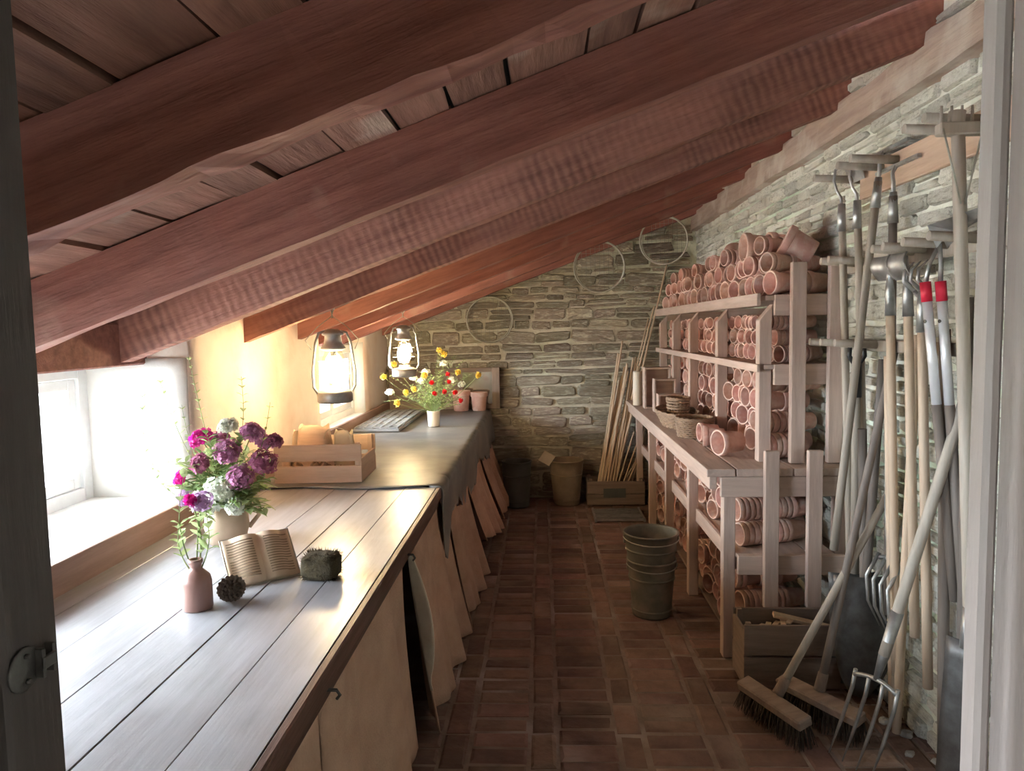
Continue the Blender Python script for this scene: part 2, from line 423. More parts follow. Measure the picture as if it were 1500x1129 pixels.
def lay(wall, st, m, place, rot, score, dep):
    meshes = [stone_mesh(i*7+len(m), m) for i in range(9)]
    st.sort(key=score)
    rnd = random.Random(3); rest = MB()
    for k, (u, z, w, h) in enumerate(st):
        me = rnd.choice(meshes); d = rnd.uniform(*dep)
        tilt = rnd.uniform(-.05, .05); fl = rnd.choice((1, -1))
        loc = place(u, z)
        if k < 300:
            o = bpy.data.objects.new('stone', me); COL.objects.link(o); o.parent = wall
            o.location = loc; o.rotation_euler = (0, tilt, rot) if rot == 0 else (tilt, 0, rot); o.scale = (w, d, h)
        else:
            mx = Matrix.LocRotScale(Vector(loc), Matrix.Rotation(rot, 3, 'Z'), Vector((w, d, h)))
            rest.add([mx @ v.co for v in me.vertices], [list(p.vertices) for p in me.polygons])
    if rest.v: rest.build('rubble_stonework', m, wall, kind='stuff')

wb = MB()
wb.add([(-2, YB, -.1), (1.9, YB, -.1), (1.9, YB, zr(1.9)+.16), (-2, YB, zr(-2)+.16), (-2, YB+.35, -.1), (1.9, YB+.35, -.1), (1.9, YB+.35, zr(1.9)+.16), (-2, YB+.35, zr(-2)+.16)],
       [(0, 1, 2, 3), (4, 7, 6, 5), (0, 4, 5, 1), (3, 2, 6, 7), (0, 3, 7, 4), (1, 5, 6, 2)])
wall_back = wb.build('wall_back', 'mortar_back', kind='structure', label='rubble slate back wall with lime mortar')
stb = courses(-1.5, 1.42, .0, 2.6, (.04, .13), (.14, .38), 21, lambda u, z, w, h: z < zr(u)+.12 and u-w/2 > -1.6 and u+w/2 < 1.46 and w > .05)
lay(wall_back, stb, 'stone_back', lambda u, z: (u, YB, z), 0, lambda s: -(s[2]*s[3])*(1 if (s[0] > -.4 and s[0] < 1.4 and s[1] > .3) or s[1] > 1.0 else .1), (.04, .07))

wr = MB().box(XR, XR+.4, .55, YB+.1, -.1, zr(XR)+.16)
wall_right = wr.build('wall_right', 'mortar_right', kind='structure', label='limewashed rubble stone wall behind the tools')
stw = courses(1.2, 6.5, .0, 2.62, (.045, .10), (.13, .30), 33, lambda u, z, w, h: z < 2.62)
def sc_r(s):
    seen = (s[1] > 1.72 and s[0] > 2.0) or (s[0] < 3.25 and s[0] > 1.95)
    return -(s[2]*s[3]/s[0]**1.5)*(1 if seen else .05)
lay(wall_right, stw, 'stone_right', lambda u, z: (XR, u, z), -PI/2, sc_r, (.022, .05))

# ---- left wall: thick plastered masonry with two deep windows
def rough_box(mb, x0, x1, y0, y1, z0, z1f, amp, step=.12):
    nx = max(2, int((x1-x0)/step)); ny = max(2, int((y1-y0)/step)); nz = max(2, int(.6/step)+2)
    def pt(x, y, t):
        z = z0+(z1f(x)-z0)*t
        d = noise.noise_vector(Vector((x*2.3, y*2.3, z*2.3)))*amp+noise.noise_vector(Vector((x*9, y*9, z*9)))*amp*.45
        return Vector((x, y, z))+d
    mb.grid(lambda a, b: pt(x1, y0+(y1-y0)*a, b), ny, nz)
    mb.grid(lambda a, b: pt(x0, y0+(y1-y0)*a, b), ny, nz)
    mb.grid(lambda a, b: pt(x0+(x1-x0)*a, y0, b), nx, nz)
    mb.grid(lambda a, b: pt(x0+(x1-x0)*a, y1, b), nx, nz)
    mb.grid(lambda a, b: pt(x0+(x1-x0)*a, y0+(y1-y0)*b, 1), nx, ny)
    mb.grid(lambda a, b: pt(x0+(x1-x0)*a, y0+(y1-y0)*b, 0), nx, ny)
W1 = (1.10, 2.80); W2 = (4.48, 5.65)
wl = MB()
top = lambda x: zr(x)+.155
rough_box(wl, -1.92, XL-.01, .5, YB+.05, -.1, lambda x: .885, .008)
for a, b in ((.5, W1[0]), (W1[1], W2[0]), (W2[1], YB+.05)):
    rough_box(wl, -1.92, XL, a, b, .86, top, .012)
wall_left = wl.build('wall_left', 'plaster', kind='structure', label='low plastered side wall with two deep window openings')
for a, b in (W1, W2):
    MB().box(-1.90, XL-.005, a-.01, b+.01, .880, .902).build('window_sill', 'white_sill', wall_left, bevel=.004)
    for y0, y1 in ((a-.02, a+.014), (b-.014, b+.02)):
        rv = MB(); rough_box(rv, -1.90, XL-.006, y0, y1, .895, lambda x: min(1.46, zr(x)+.1), .007, .08)
        rv.build('window_reveal', 'white_sill', wall_left)
    # timber lintel above the opening, the outer skin of wall over it
    MB().box(-1.66, -1.575, a-.12, b+.16, 1.435, zr(-1.575)+.15).build('lintel', 'rafter', wall_left, origin=(-1.6, a, 1.44), bevel=.006, label='brown timber lintel over the window')
    MB().box(-1.92, -1.665, a-.05, b+.05, 1.445, zr(-1.92)+.15).build('lintel', 'old_y', wall_left, origin=(-1.8, a, 1.45), bevel=.004)

def window(n, a, b, split, X0=-1.88):
    w = MB()
    X1, Z0, Z1, f = X0+.06, .90, 1.45, .065
    for y0, y1, z0, z1 in ((a-.01, a+f, Z0, Z1), (b-f, b+.01, Z0, Z1), (a+f, b-f, Z0, Z0+f*.8), (a+f, b-f, Z1-f, Z1)):
        w.box(X0, X1, y0, y1, z0, z1)
    wo = w.build('window_%d' % n, 'window_paint', kind='structure', bevel=.004, origin=(X0+.03, (a+b)/2, Z0), label='white painted casement window in the deep reveal')
    ys = [a+f+(b-a-2*f)*k/split for k in range(split+1)]
    for k in range(split):
        s = MB(); y0, y1 = ys[k]+.004, ys[k+1]-.004; g = .042
        for p, q, z0, z1 in ((y0, y0+g, Z0+.055, Z1-f), (y1-g, y1, Z0+.055, Z1-f), (y0+g, y1-g, Z0+.055, Z0+.1), (y0+g, y1-g, Z1-f-g, Z1-f)):
            s.box(X0+.008, X1-.012, p, q, z0, z1)
        so = s.build('sash', 'window_paint', wo, bevel=.003)
        MB().box(X0+.024, X0+.028, y0+g, y1-g, Z0+.1, Z1-f-g).build('pane', 'glass', so)
    MB().box(X1-.012, X1+.012, ys[0]+(ys[1]-ys[0])*.92, ys[0]+(ys[1]-ys[0])*.95, 1.08, 1.17).build('latch', 'iron', wo, bevel=.003)
window(1, W1[0], W1[1], 2)
window(2, W2[0], W2[1], 2, -1.56)

# ---- doorway: front wall, dark jamb with latch keep, pale jamb and door edge
wf = MB()
def slab(poly):
    n = len(poly); mb = wf
    mb.add([(x, .46, z) for x, z in poly]+[(x, .66, z) for x, z in poly], [tuple(range(n)), tuple(range(n, 2*n))[::-1]]+[(k, (k+1) % n, n+(k+1) % n, n+k) for k in range(n)])
slab([(-2, -.1), (-.64, -.1), (-.64, top(-.64)), (-2, top(-2))])
slab([(.50, -.1), (1.8, -.1), (1.8, top(1.8)), (.50, top(.50))])
slab([(-.64, 1.86), (.50, 1.86), (.50, top(.50)), (-.64, top(-.64))])
wall_front = wf.build('wall_front', 'front_stone', kind='structure', label='stone front wall around the open doorway')

# added unseen passage that holds back sky light, with a small side opening
pas = MB()
for b in ((-1.45, 1.35, -2.7, -2.5, -.1, 2.4), (1.25, 1.45, -2.5, .46, -.1, 2.4), (-1.45, 1.45, -2.6, .40, 2.3, 2.45), (-1.45, 1.45, -2.5, .46, -.12, -.02),
          (-1.45, -1.35, -2.5, -1.05, -.1, 2.4), (-1.45, -1.35, -.45, .46, -.1, 2.4), (-1.45, -1.35, -1.05, -.45, -.1, 1.05), (-1.45, -1.35, -1.05, -.45, 1.55, 2.4)):
    pas.box(*b)
pas.build('wall_added_passage', 'front_stone', kind='structure', label='unseen stone passage added behind the camera to dim the doorway')

def skirt(name, x0, x1, y0, y1, z1, m, par=None, **k):
    return MB().box(x0, x1, y0, y1, -.1, z1).build(name, m, par, bevel=.004, **k)
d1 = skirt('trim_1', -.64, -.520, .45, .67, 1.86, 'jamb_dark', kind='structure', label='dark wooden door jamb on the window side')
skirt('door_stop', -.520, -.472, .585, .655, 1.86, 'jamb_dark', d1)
k = MB()
k.lathe([(0, 0), (.019, 0), (.021, .002), (.019, .004), (0, .004)], 20, Matrix.Translation((-.472, .605, 1.252)) @ Matrix.Rotation(PI/2, 4, 'Y'))
k.box(-.470, -.460, .616, .620, 1.238, 1.266).box(-.470, -.460, .630, .634, 1.238, 1.266).box(-.463, -.459, .616, .634, 1.246, 1.258)
k.tube([(-.469, .605, 1.241), (-.464, .605, 1.241)], .0028, 8).tube([(-.469, .605, 1.264), (-.464, .605, 1.264)], .0028, 8)
k.build('latch_keep', 'iron', d1, bevel=.001, label='iron latch keep')
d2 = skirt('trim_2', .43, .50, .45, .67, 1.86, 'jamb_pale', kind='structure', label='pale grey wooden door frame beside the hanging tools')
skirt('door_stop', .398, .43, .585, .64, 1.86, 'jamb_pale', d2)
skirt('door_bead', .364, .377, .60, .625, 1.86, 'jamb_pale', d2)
d3 = skirt('door_1', .392, .43, .20, .448, 1.84, 'jamb_pale', kind='structure', label='edge of the open pale grey plank door')
for y0 in (.22, .30, .38):
    MB().box(.386, .392, y0-.018, y0+.052, .0, 1.83).build('plank', 'jamb_pale', d3, bevel=.002)

# ---- roof: underlay, boards along the room, rafters across it
ceil = MB().box(-2.05/math.cos(TH), 1.85/math.cos(TH), .40, 6.9, .205, .26)
ceiling = ceil.build('ceiling', 'felt', kind='structure', label='sloping boarded roof carried on red-brown rafters')
ceiling.location = (0, 0, 2.015); ceiling.rotation_euler = (0, -TH, 0)
rw = random.Random(8)
u = -2.15
while u < 1.95:
    w = rw.uniform(.12, .21)
    # two lengths end to end on a rafter
    cuts = [.42, rw.choice((1.92, 2.66, 3.39, 4.13)), 6.88]
    for a, b in zip(cuts, cuts[1:]):
        mb = MB(); th = rw.uniform(.018, .026); dz = rw.uniform(0, .008)
        n = 10
        e0 = [rw.uniform(-.004, .004) for _ in range(n+1)]; e1 = [rw.uniform(-.004, .004) for _ in range(n+1)]
        for (z, uu, e) in ((.168+dz, u+.006, e0), (.168+dz, u+w-.006, e1), (.168+dz+th, u+w-.006, e1), (.168+dz+th, u+.006, e0)):
            mb.v += [Vector((uu+e[i], a+(b-a-.004)*i/n, z)) for i in range(n+1)]
        for q in range(4):
            for i in range(n): mb.f.append([q*(n+1)+i, q*(n+1)+i+1, ((q+1) % 4)*(n+1)+i+1, ((q+1) % 4)*(n+1)+i])
        mb.f += [[0, n+1, 2*n+2, 3*n+3], [n, 2*n+1, 3*n+2, 4*n+3]]
        mb.sm = [False]*len(mb.f); mb.mi = [0]*len(mb.f)
        me = bpy.data.meshes.new('board'); me.from_pydata([tuple(v) for v in mb.v], [], mb.f); me.materials.append(M['board'])
        bm = bmesh.new(); bm.from_mesh(me); bmesh.ops.recalc_face_normals(bm, faces=bm.faces); bm.to_mesh(me); bm.free()
        o = bpy.data.objects.new('board', me); COL.objects.link(o); o.parent = ceiling
    u += w
RY = [1.15+.735*i for i in range(8)]
for i, y in enumerate(RY):
    wdt = [.075, .062, .075, .072, .07, .07, .07, .07][i]; hgt = .170
    x0, x1 = -1.597/math.cos(TH), 1.52/math.cos(TH)
    n = 60; mb = MB(); rr = random.Random(50+i); amp = .008 if i == 0 else .003
    ring = [(0, 0), (wdt, 0), (wdt, hgt), (0, hgt)]
    for (dy, z) in ring:
        for k in range(n+1):
            x = x0+(x1-x0)*k/n
            jy = noise.noise(Vector((x*5, i*3.1+dy*50, z)))*amp + rr.uniform(-1, 1)*amp*.25
            jz = (noise.noise(Vector((x*6, i*7.7, dy*90)))*amp*1.3 + rr.uniform(-1, 1)*amp*.3) if z == 0 else 0
            mb.v.append(Vector((x, y+dy+jy, z+jz)))
    for q in range(4):
        for k in range(n): mb.f.append([q*(n+1)+k, q*(n+1)+k+1, ((q+1) % 4)*(n+1)+k+1, ((q+1) % 4)*(n+1)+k])
    mb.f += [[0, n+1, 2*n+2, 3*n+3], [n, 2*n+1, 3*n+2, 4*n+3]]
    me = bpy.data.meshes.new('rafter'); me.from_pydata([tuple(v) for v in mb.v], [], mb.f)
    me.materials.append(M['rafter_sawn' if i in (2, 3) else 'rafter'])
    bm = bmesh.new(); bm.from_mesh(me); bmesh.ops.recalc_face_normals(bm, faces=bm.faces); bm.to_mesh(me); bm.free()
    o = bpy.data.objects.new('rafter', me); COL.objects.link(o); o.parent = ceiling
# ---- ledger timber along the top of the right wall, ragged upper edge
lg = MB(); n = 46; rl = random.Random(4)
tops = []
for k in range(n+1):
    t = k/n; tops.append(2.525+noise.noise(Vector((t*14, 3, 0)))*.03+rl.uniform(-.008, .008))
ring = [(XR+.02, 0), (XR-.075, 0), (XR-.06, 1), (XR+.02, 1)]
for x, up in ring:
    for k in range(n+1):
        y = .7+(6.48-.7)*k/n
        zb = 2.375+noise.noise(Vector((y*2, 8, 0)))*.012
        lg.v.append(Vector((x+rl.uniform(-.003, .003), y, (tops[k] if up else zb))))
for q in range(4):
    for k in range(n): lg.f.append([q*(n+1)+k, q*(n+1)+k+1, ((q+1) % 4)*(n+1)+k+1, ((q+1) % 4)*(n+1)+k])
lg.f += [[0, n+1, 2*n+2, 3*n+3], [n, 2*n+1, 3*n+2, 4*n+3]]; lg.sm = [False]*len(lg.f); lg.mi = [0]*len(lg.f)
lg.build('trim_3', 'ledger', kind='structure', label='pale weathered timber along the top of the stone wall')

# ================================================================== POTTING BENCH UNDER THE WINDOWS
BZ = .82
bench = thing('potting_bench', 'long plank potting bench running under the two windows', 'bench', (-.95, .95, 0))
edges = [-1.40, -1.29, -1.13, -.97, -.81, -.645, -.500]
rp = random.Random(2)
for a, b in zip(edges, edges[1:]):
    j = rp.uniform(0, .002)
    MB().box(a+.0010, b-.0010, .72, 6.44, BZ-.034, BZ-j).build('plank', 'bench', bench, origin=((a+b)/2, .72, BZ), bevel=.0010)
MB().box(-1.402, -1.376, .72, 6.44, BZ-.02, BZ+.092).build('upstand', 'upstand', bench, origin=(-1.39, .72, BZ), bevel=.003, label='brown upstand board along the window sill')
fo = MB().box(-.500, -.478, .72, 6.44, BZ-.052, BZ-.001).build('edge_board', 'fascia', bench, origin=(-.49, .72, BZ-.05), bevel=.004, label='dark brown front edge board')
MB().box(-.520, -.494, .72, 6.44, BZ-.095, BZ-.056).build('rail', 'fascia', bench, origin=(-.5, .72, BZ-.09), bevel=.004)
for y in (1.0, 2.3, 3.7, 5.0, 6.3):
    for x in (-.60, -1.34):
        MB().box(x, x+.06, y, y+.06, 0, BZ-.03).build('leg', 'old_z', bench, bevel=.004)
    MB().box(-1.34, -.54, y+.01, y+.05, .70, .78).build('bearer', 'old_x', bench)
for y in (1.52, 2.48):
    hk = MB().tube([(-.494, y, .755), (-.470, y+.005, .752), (-.464, y+.01, .738), (-.472, y+.012, .728)], .004, 6)
    hk.build('curtain_hook', 'iron', bench)

# ---- dark sheet over the far half of the bench, drooping over the front edge
def sheet_pt(u, v):
    y = 3.25+v*(6.42-3.25)
    drop = .12
    t = (y-3.25)
    # ragged hem
    pts = [(0, .10), (.06, .34), (.16, .385), (.28, .20), (.5, .17), (.8, .27), (1.1, .33), (1.4, .30), (1.9, .22), (2.5, .30), (3.2, .26)]
    for (a, da), (b, db) in zip(pts, pts[1:]):
        if a <= t <= b: drop = da+(db-da)*(t-a)/(b-a)
    drop += .012*math.sin(t*31)+.01*math.sin(t*57)
    L0 = .86
    s = u*(L0+drop)
    wob = .004*math.sin(y*3+u*5)
    if s < L0:
        x = -1.335+s; z = BZ+.006+max(0, wob)*.6
        r = L0-s
        if r < .03: z -= (.03-r)**2*6
    else:
        d = s-L0
        x = -.470+.014*math.sin(y*7)*min(1, d*5)+.035*math.sin(y*2.2+1)*d+.07*d*v
        z = BZ-.004-d
    return (x, y+(.02*math.sin(u*9) if v < .01 else 0), z)
sh = MB().grid(sheet_pt, 64, 90)
sh.build('bench_sheet', 'sheet', origin=(-.9, 3.25, BZ), solid=.004, label='dark slate-grey sheet draped over the far half of the bench', cat='sheet')

# ---- hessian curtains closing the front of the bench
def curtain(y0, y1, label, flare0, flare1, folds, mat_, zb0=.015, zb1=.015, z_top=.735, pinch=0):
    r = random.Random(int(y0*100)); ph = r.uniform(0, 6)
    def pt(u, v):
        t = 1-v                      # 0 top, 1 bottom
        y = y0+(y1-y0)*u
        fl = (flare0+(flare1-flare0)*u)*(t**1.4)
        amp = .008+.024*t
        x = -.512+fl+amp*math.sin(u*folds*2*PI+ph)+.4*amp*math.sin(u*folds*4.7*PI+ph*2)
        zb = zb0+(zb1-zb0)*u
        z = zb+(z_top-zb)*v
        y += pinch*t*(1-u)*.3 + .012*math.sin(t*5+u*9)
        return (min(x, -.30), y, z)
    o = MB().grid(pt, 60, 18).build('curtain', mat_, origin=(-.51, (y0+y1)/2, 0), solid=.005, label=label, cat='curtain', group='hessian curtains under the bench')
    return o
curtain(.75, 1.50, 'brown hessian curtain at the nearest end of the bench', .02, .03, 2, 'curtain')
curtain(1.53, 2.50, 'wide brown hessian curtain hanging flat below the bench edge', .03, .05, 2, 'curtain')
cB = curtain(2.62, 3.55, 'brown hessian curtain with a pale turned-back edge', .08, .10, 3, 'curtain')
# pale turned-back edge of that curtain
def fl_pt(u, v):
    t = 1-v
    w = .010+.055*math.sin(min(1, t*1.1)*PI)**.8
    return (-.515+.075*t**1.3+u*w, 2.612-.03*u*math.sin(t*PI)-.015*t, .19+.53*v)
MB().grid(fl_pt, 6, 18).build('turned_edge', 'lining', cB, solid=.004, label='pale cream turned-back edge')
curtain(3.57, 4.40, 'brown hessian curtain hanging below the torn end of the sheet', .10, .13, 3, 'curtain')
curtain(4.42, 5.30, 'brown hessian curtain hitched up at its hem', .14, .18, 3, 'curtain', .22, .05)
curtain(5.32, 6.30, 'brown hessian curtain at the farthest end of the bench', .18, .21, 3, 'curtain', .12, .02)

# ================================================================== THINGS ON THE BENCH
# ---- stoneware bottle
bot = MB().lathe([(0, 0), (.036, 0), (.0385, .004), (.0385, .072), (.035, .088), (.022, .102), (.0155, .108), (.0150, .122), (.0185, .125), (.0185, .134), (.013, .134), (.0115, .10), (.0, .06)], 28)
bot.xf(Matrix.Translation((-.93, 1.83, BZ)))
bot.build('stoneware_bottle', 'brown_glaze', origin=(-.93, 1.83, BZ), label='squat brown stoneware bottle holding a few leafy stems', cat='bottle')

# ---- flower helpers
def leaf(p, d, ln, w, mb, droop=.3):
    p = Vector(p); d = Vector(d).normalized()
    a = d.cross(Vector((0, 0, 1)))
    if a.length < .05: a = Vector((1, 0, 0))
    a.normalize(); n = a.cross(d)
    b = len(mb.v); pts = []
    for t, ww in ((0, .12), (.3, .8), (.6, 1), (.85, .5), (1, .02)):
        c = p+d*ln*t-Vector((0, 0, 1))*droop*ln*t*t
        pts += [c-a*w*ww*.5+n*w*.12*ww, c-n*w*.06, c+a*w*ww*.5+n*w*.12*ww]
    fs = []
    for k in range(4):
        for q in (0, 1): fs.append((k*3+q, k*3+q+1, k*3+4+q, k*3+3+q))
    mb.add(pts, fs, True)

def cluster(c, r, nrm, mb, count, pr0, flat=.6, rnd=random):
    """dense head of small five-petalled florets facing outwards"""
    c = Vector(c); nrm = Vector(nrm).normalized()
    a = nrm.cross(Vector((.3, .2, 1))).normalized(); b = nrm.cross(a)
    for k in range(count):
        t = (k+.5)/count; ph = k*2.39996
        th = math.acos(1-t*1.05)
        d = (nrm*math.cos(th)*flat*1.0+(a*math.cos(ph)+b*math.sin(ph))*math.sin(th))
        p = c+d*r*rnd.uniform(.70, 1.12)
        d = d.normalized(); e = d.cross(Vector((.1, .5, 1))).normalized(); f = d.cross(e)
        s0 = rnd.uniform(0, 6); pr = pr0*rnd.uniform(.8, 1.45); d = (d+Vector((rnd.uniform(-.5, .5), rnd.uniform(-.5, .5), rnd.uniform(-.3, .5)))).normalized()
        e = d.cross(Vector((.1, .5, 1))).normalized(); f = d.cross(e)
        for q in range(5):
            an = s0+q*2*PI/5
            dr = e*math.cos(an)+f*math.sin(an); si = e*-math.sin(an)+f*math.cos(an)
            mb.add([p-d*pr*.3, p+dr*pr*.55-si*pr*.38+d*pr*.1, p+dr*pr*1.05+d*pr*.05, p+dr*pr*.55+si*pr*.38+d*pr*.1], [(0, 1, 2, 3)], True)
    mb.blob(c-nrm*r*.15, r*.5, (1, 1, flat+.1), 8, 5)

def stem_pts(p0, p1, bow, n=7):
    p0 = Vector(p0); p1 = Vector(p1); bow = Vector(bow)
    return [p0.lerp(p1, t/n)+bow*math.sin(PI*t/n) for t in range(n+1)]

def spray(par, p0, p1, bow, rad, lm, nl, ll, lw, rnd, start=.35, tip=None):
    """leafy stem: a tapering stalk with paired leaves as a sub-part"""
    pts = stem_pts(p0, p1, bow, 9)
    st = MB().tube(pts, [rad*(1-.6*i/9) for i in range(10)], 5)
    so = st.build('stem', 'stem', par)
    lf = MB()
    for k in range(nl):
        t = start+(1-start)*(k+.5)/nl; i = min(8, int(t*9)); p = pts[i].lerp(pts[i+1], t*9-i)
        ax = (pts[i+1]-pts[i]).normalized()
        an = rnd.uniform(0, 6.28)
        for s in (0, PI):
            d = Vector((math.cos(an+s), math.sin(an+s), .35))+ax*.5
            leaf(p, d, ll*rnd.uniform(.6, 1.1)*(1.15-.5*t), lw*rnd.uniform(.7, 1.1), lf, rnd.uniform(0, .5))
    if nl: lf.build('leaves', lm, so)
    return so

def head(par, p0, c, r, m, nrm, count, pr, rnd, flat=.6, rad=.0022):
    so = MB().tube(stem_pts(p0, c, (rnd.uniform(-.02, .02), rnd.uniform(-.02, .02), 0), 6), rad, 5).build('stem', 'stem', par)
    mb = MB(); cluster(c, r, nrm, mb, count, pr, flat, rnd)
    mb.build('blossom', m, so)

# stems in the bottle
rf = random.Random(77)
t0 = thing('flower_posy', 'leafy stems with a magenta bloom standing in the brown stoneware bottle', 'flowers', (-.93, 1.83, BZ+.07))
for p1, bow, nl in (((-.945, 1.83, 1.19), (-.03, 0, 0), 6), ((-.90, 1.84, 1.08), (.02, 0, 0), 4), ((-.965, 1.82, 1.05), (-.02, 0, 0), 5), ((-.93, 1.86, 1.06), (.01, 0, 0), 5)):
    spray(t0, (-.93, 1.83, .90), p1, bow, .0022, 'leaf_pale', nl, .05, .022, rf, .35)
head(t0, (-.93, 1.83, .90), (-.945, 1.85, 1.108), .014, 'magenta', (.1, -1, .5), 14, .010, rf)
head(t0, (-.93, 1.83, .90), (-.925, 1.87, 1.10), .030, 'lilac', (.1, -.8, .9), 46, .009, rf)

# ---- big bouquet in a tan jug
VX, VY = -1.11, 2.42
jug = MB().lathe([(0, 0), (.055, 0), (.062, .01), (.075, .06), (.070, .11), (.052, .14), (.050, .165), (.058, .175), (.053, .176), (.045, .16), (.0, .05)], 28)
jug.xf(Matrix.Translation((VX, VY, BZ)))
jo = jug.build('flower_jug', 'jug', origin=(VX, VY, BZ), label='rounded tan jug holding the big mixed bouquet', cat='jug')
hd = MB().tube([(VX+.055, VY+.02, BZ+.15), (VX+.095, VY+.035, BZ+.135), (VX+.10, VY+.036, BZ+.09), (VX+.068, VY+.025, BZ+.05)], .008, 8); hd.build('handle', 'jug', jo)
bq = thing('flower_bouquet', 'full bouquet of mauve, white and magenta flowers in the tan jug', 'flowers', (VX, VY, BZ+.05))
base = (VX, VY, .95)
# (centre, radius, colour, count)
HE = [((-1.175, 2.40, 1.192), .040, 'magenta', 44), ((-1.01, 2.43, 1.205), .042, 'mauve', 60), ((-1.07, 2.36, 1.150), .048, 'mauve', 70),
      ((-1.165, 2.37, 1.110), .038, 'plum', 50), ((-1.02, 2.34, 1.070), .045, 'mauve', 66), ((-.955, 2.38, 1.110), .048, 'plum', 66),
      ((-1.09, 2.33, 1.020), .052, 'whitepetal', 56), ((-1.13, 2.34, .985), .040, 'whitepetal', 40), ((-1.03, 2.31, .975), .028, 'whitepetal', 24),
      ((-1.235, 2.36, 1.060), .026, 'magenta', 22), ((-1.10, 2.45, 1.225), .035, 'whitepetal', 40), ((-.935, 2.44, 1.175), .028, 'plum', 30),
      ((-1.215, 2.34, 1.000), .030, 'lilac', 34), ((-1.00, 2.50, 1.16), .04, 'mauve', 40), ((-1.16, 2.5, 1.17), .04, 'plum', 40)]
for c, r, m, n in HE:
    nr = (Vector(c)-Vector((VX, VY+.05, .98))); nr.y -= .05
    head(bq, base, c, r*.95, m, nr, int(n*1.7), .0088 if m != 'whitepetal' else .012, rf, .75)
fol = [((-1.13, 2.32, .99)), (-1.22, 2.40, 1.08), (-.98, 2.34, .99), (-.95, 2.40, 1.02), (-1.07, 2.34, 1.09), (-1.20, 2.45, 1.13), (-1.00, 2.38, 1.13), (-1.12, 2.40, 1.17), (-1.06, 2.30, .98), (-.97, 2.47, 1.1), (-1.18, 2.32, 1.03), (-.99, 2.32, 1.03), (-.93, 2.36, 1.06), (-1.25, 2.42, 1.03), (-1.03, 2.40, 1.2), (-.96, 2.32, .95), (-1.15, 2.30, .94)]
for p in fol:
    spray(bq, base, p, (0, -.02, .02), .0022, rf.choice(('leaf', 'leaf', 'leaf_pale')), 8, .085, .024, rf, .30)
for k in range(16):
    a = rf.uniform(0, 2*PI); rr = rf.uniform(.08, .17)
    spray(bq, base, (VX+rr*math.cos(a), VY+rr*.7*math.sin(a)-.03, rf.uniform(.93, 1.24)), (0, 0, .03), .002, rf.choice(('leaf', 'leaf_pale')), 7, .07, .020, rf, .4)
# long wispy stems reaching towards the window and up to the beam
for p1, bow, nl, rd in (((-1.225, 2.44, 1.475), (-.01, 0, .02), 9, .0022), ((-1.055, 2.47, 1.40), (.03, 0, .02), 8, .002), ((-1.385, 2.42, 1.36), (-.10, 0, -.08), 8, .0018),
                        ((-1.345, 2.46, 1.40), (-.02, 0, -.03), 8, .0018), ((-1.36, 2.37, 1.17), (-.06, 0, -.05), 6, .0016), ((-.945, 2.44, 1.31), (.03, 0, -.02), 6, .002), ((-1.29, 2.5, 1.30), (-.03, 0, 0), 6, .0016)):
    spray(bq, base, p1, bow, rd, 'leaf_pale', nl, .034, .012, rf, .45)

# ---- open book propped against the jug
def book():
    W2_, H_ = .100, .150
    tilt = math.radians(40)
    mx = Matrix.Translation((-.812, 2.02, BZ+.012)) @ Matrix.Rotation(math.radians(40), 4, 'Z') @ Matrix.Rotation(-tilt, 4, 'X')
    root = thing('open_book', 'old open book with yellowed pages propped up behind the pine cone', 'book', (-.812, 2.02, BZ))
    cv = MB()
    for s in (-1, 1): cv.box(min(0, s*(W2_+.004)), max(0, s*(W2_+.004)), -.004+.018, .018, -.004, H_+.004, mx)
    cv.build('cover', 'cover', root)
    for s in (-1, 1):
        def pt(u, v, s=s): return mx @ Vector((s*W2_*u, .013-.016*math.sin(min(1, u*1.25+.08)*PI)**.7-.004*(1-u), H_*v))
        pg = MB().grid(pt, 14, 2)
        # page block edges down to the cover
        pg.grid(lambda u, v, s=s: mx @ Vector((s*W2_*u, (1-v)*(.013-.016*math.sin(min(1, u*1.25+.08)*PI)**.7-.004*(1-u))+v*.014, 0)), 14, 1)
        pg.grid(lambda u, v, s=s: mx @ Vector((s*W2_*u, (1-v)*(.013-.016*math.sin(min(1, u*1.25+.08)*PI)**.7-.004*(1-u))+v*.014, H_)), 14, 1)
        pg.grid(lambda u, v, s=s: mx @ Vector((s*W2_, (1-v)*(.013-.016*math.sin(PI)**2*0-.0)+v*.014, H_*u)), 2, 1)
        po = pg.build('page', 'page', root)
        ln = MB(); rr = random.Random(s+5)
        for q in range(15):
            v = .90-q*.055
            e = .90 if rr.random() < .8 else rr.uniform(.5, .85)
            ln.grid(lambda u, w, s=s, v=v, e=e: mx @ Vector((s*W2_*(.16+(e-.16)*u), .0115-.016*math.sin(min(1, (.16+(e-.16)*u)*1.25+.08)*PI)**.7-.004*(1-(.16+(e-.16)*u)), H_*(v-.022*w))), 8, 1)
        ln.build('print_line', 'ink', po)
book()

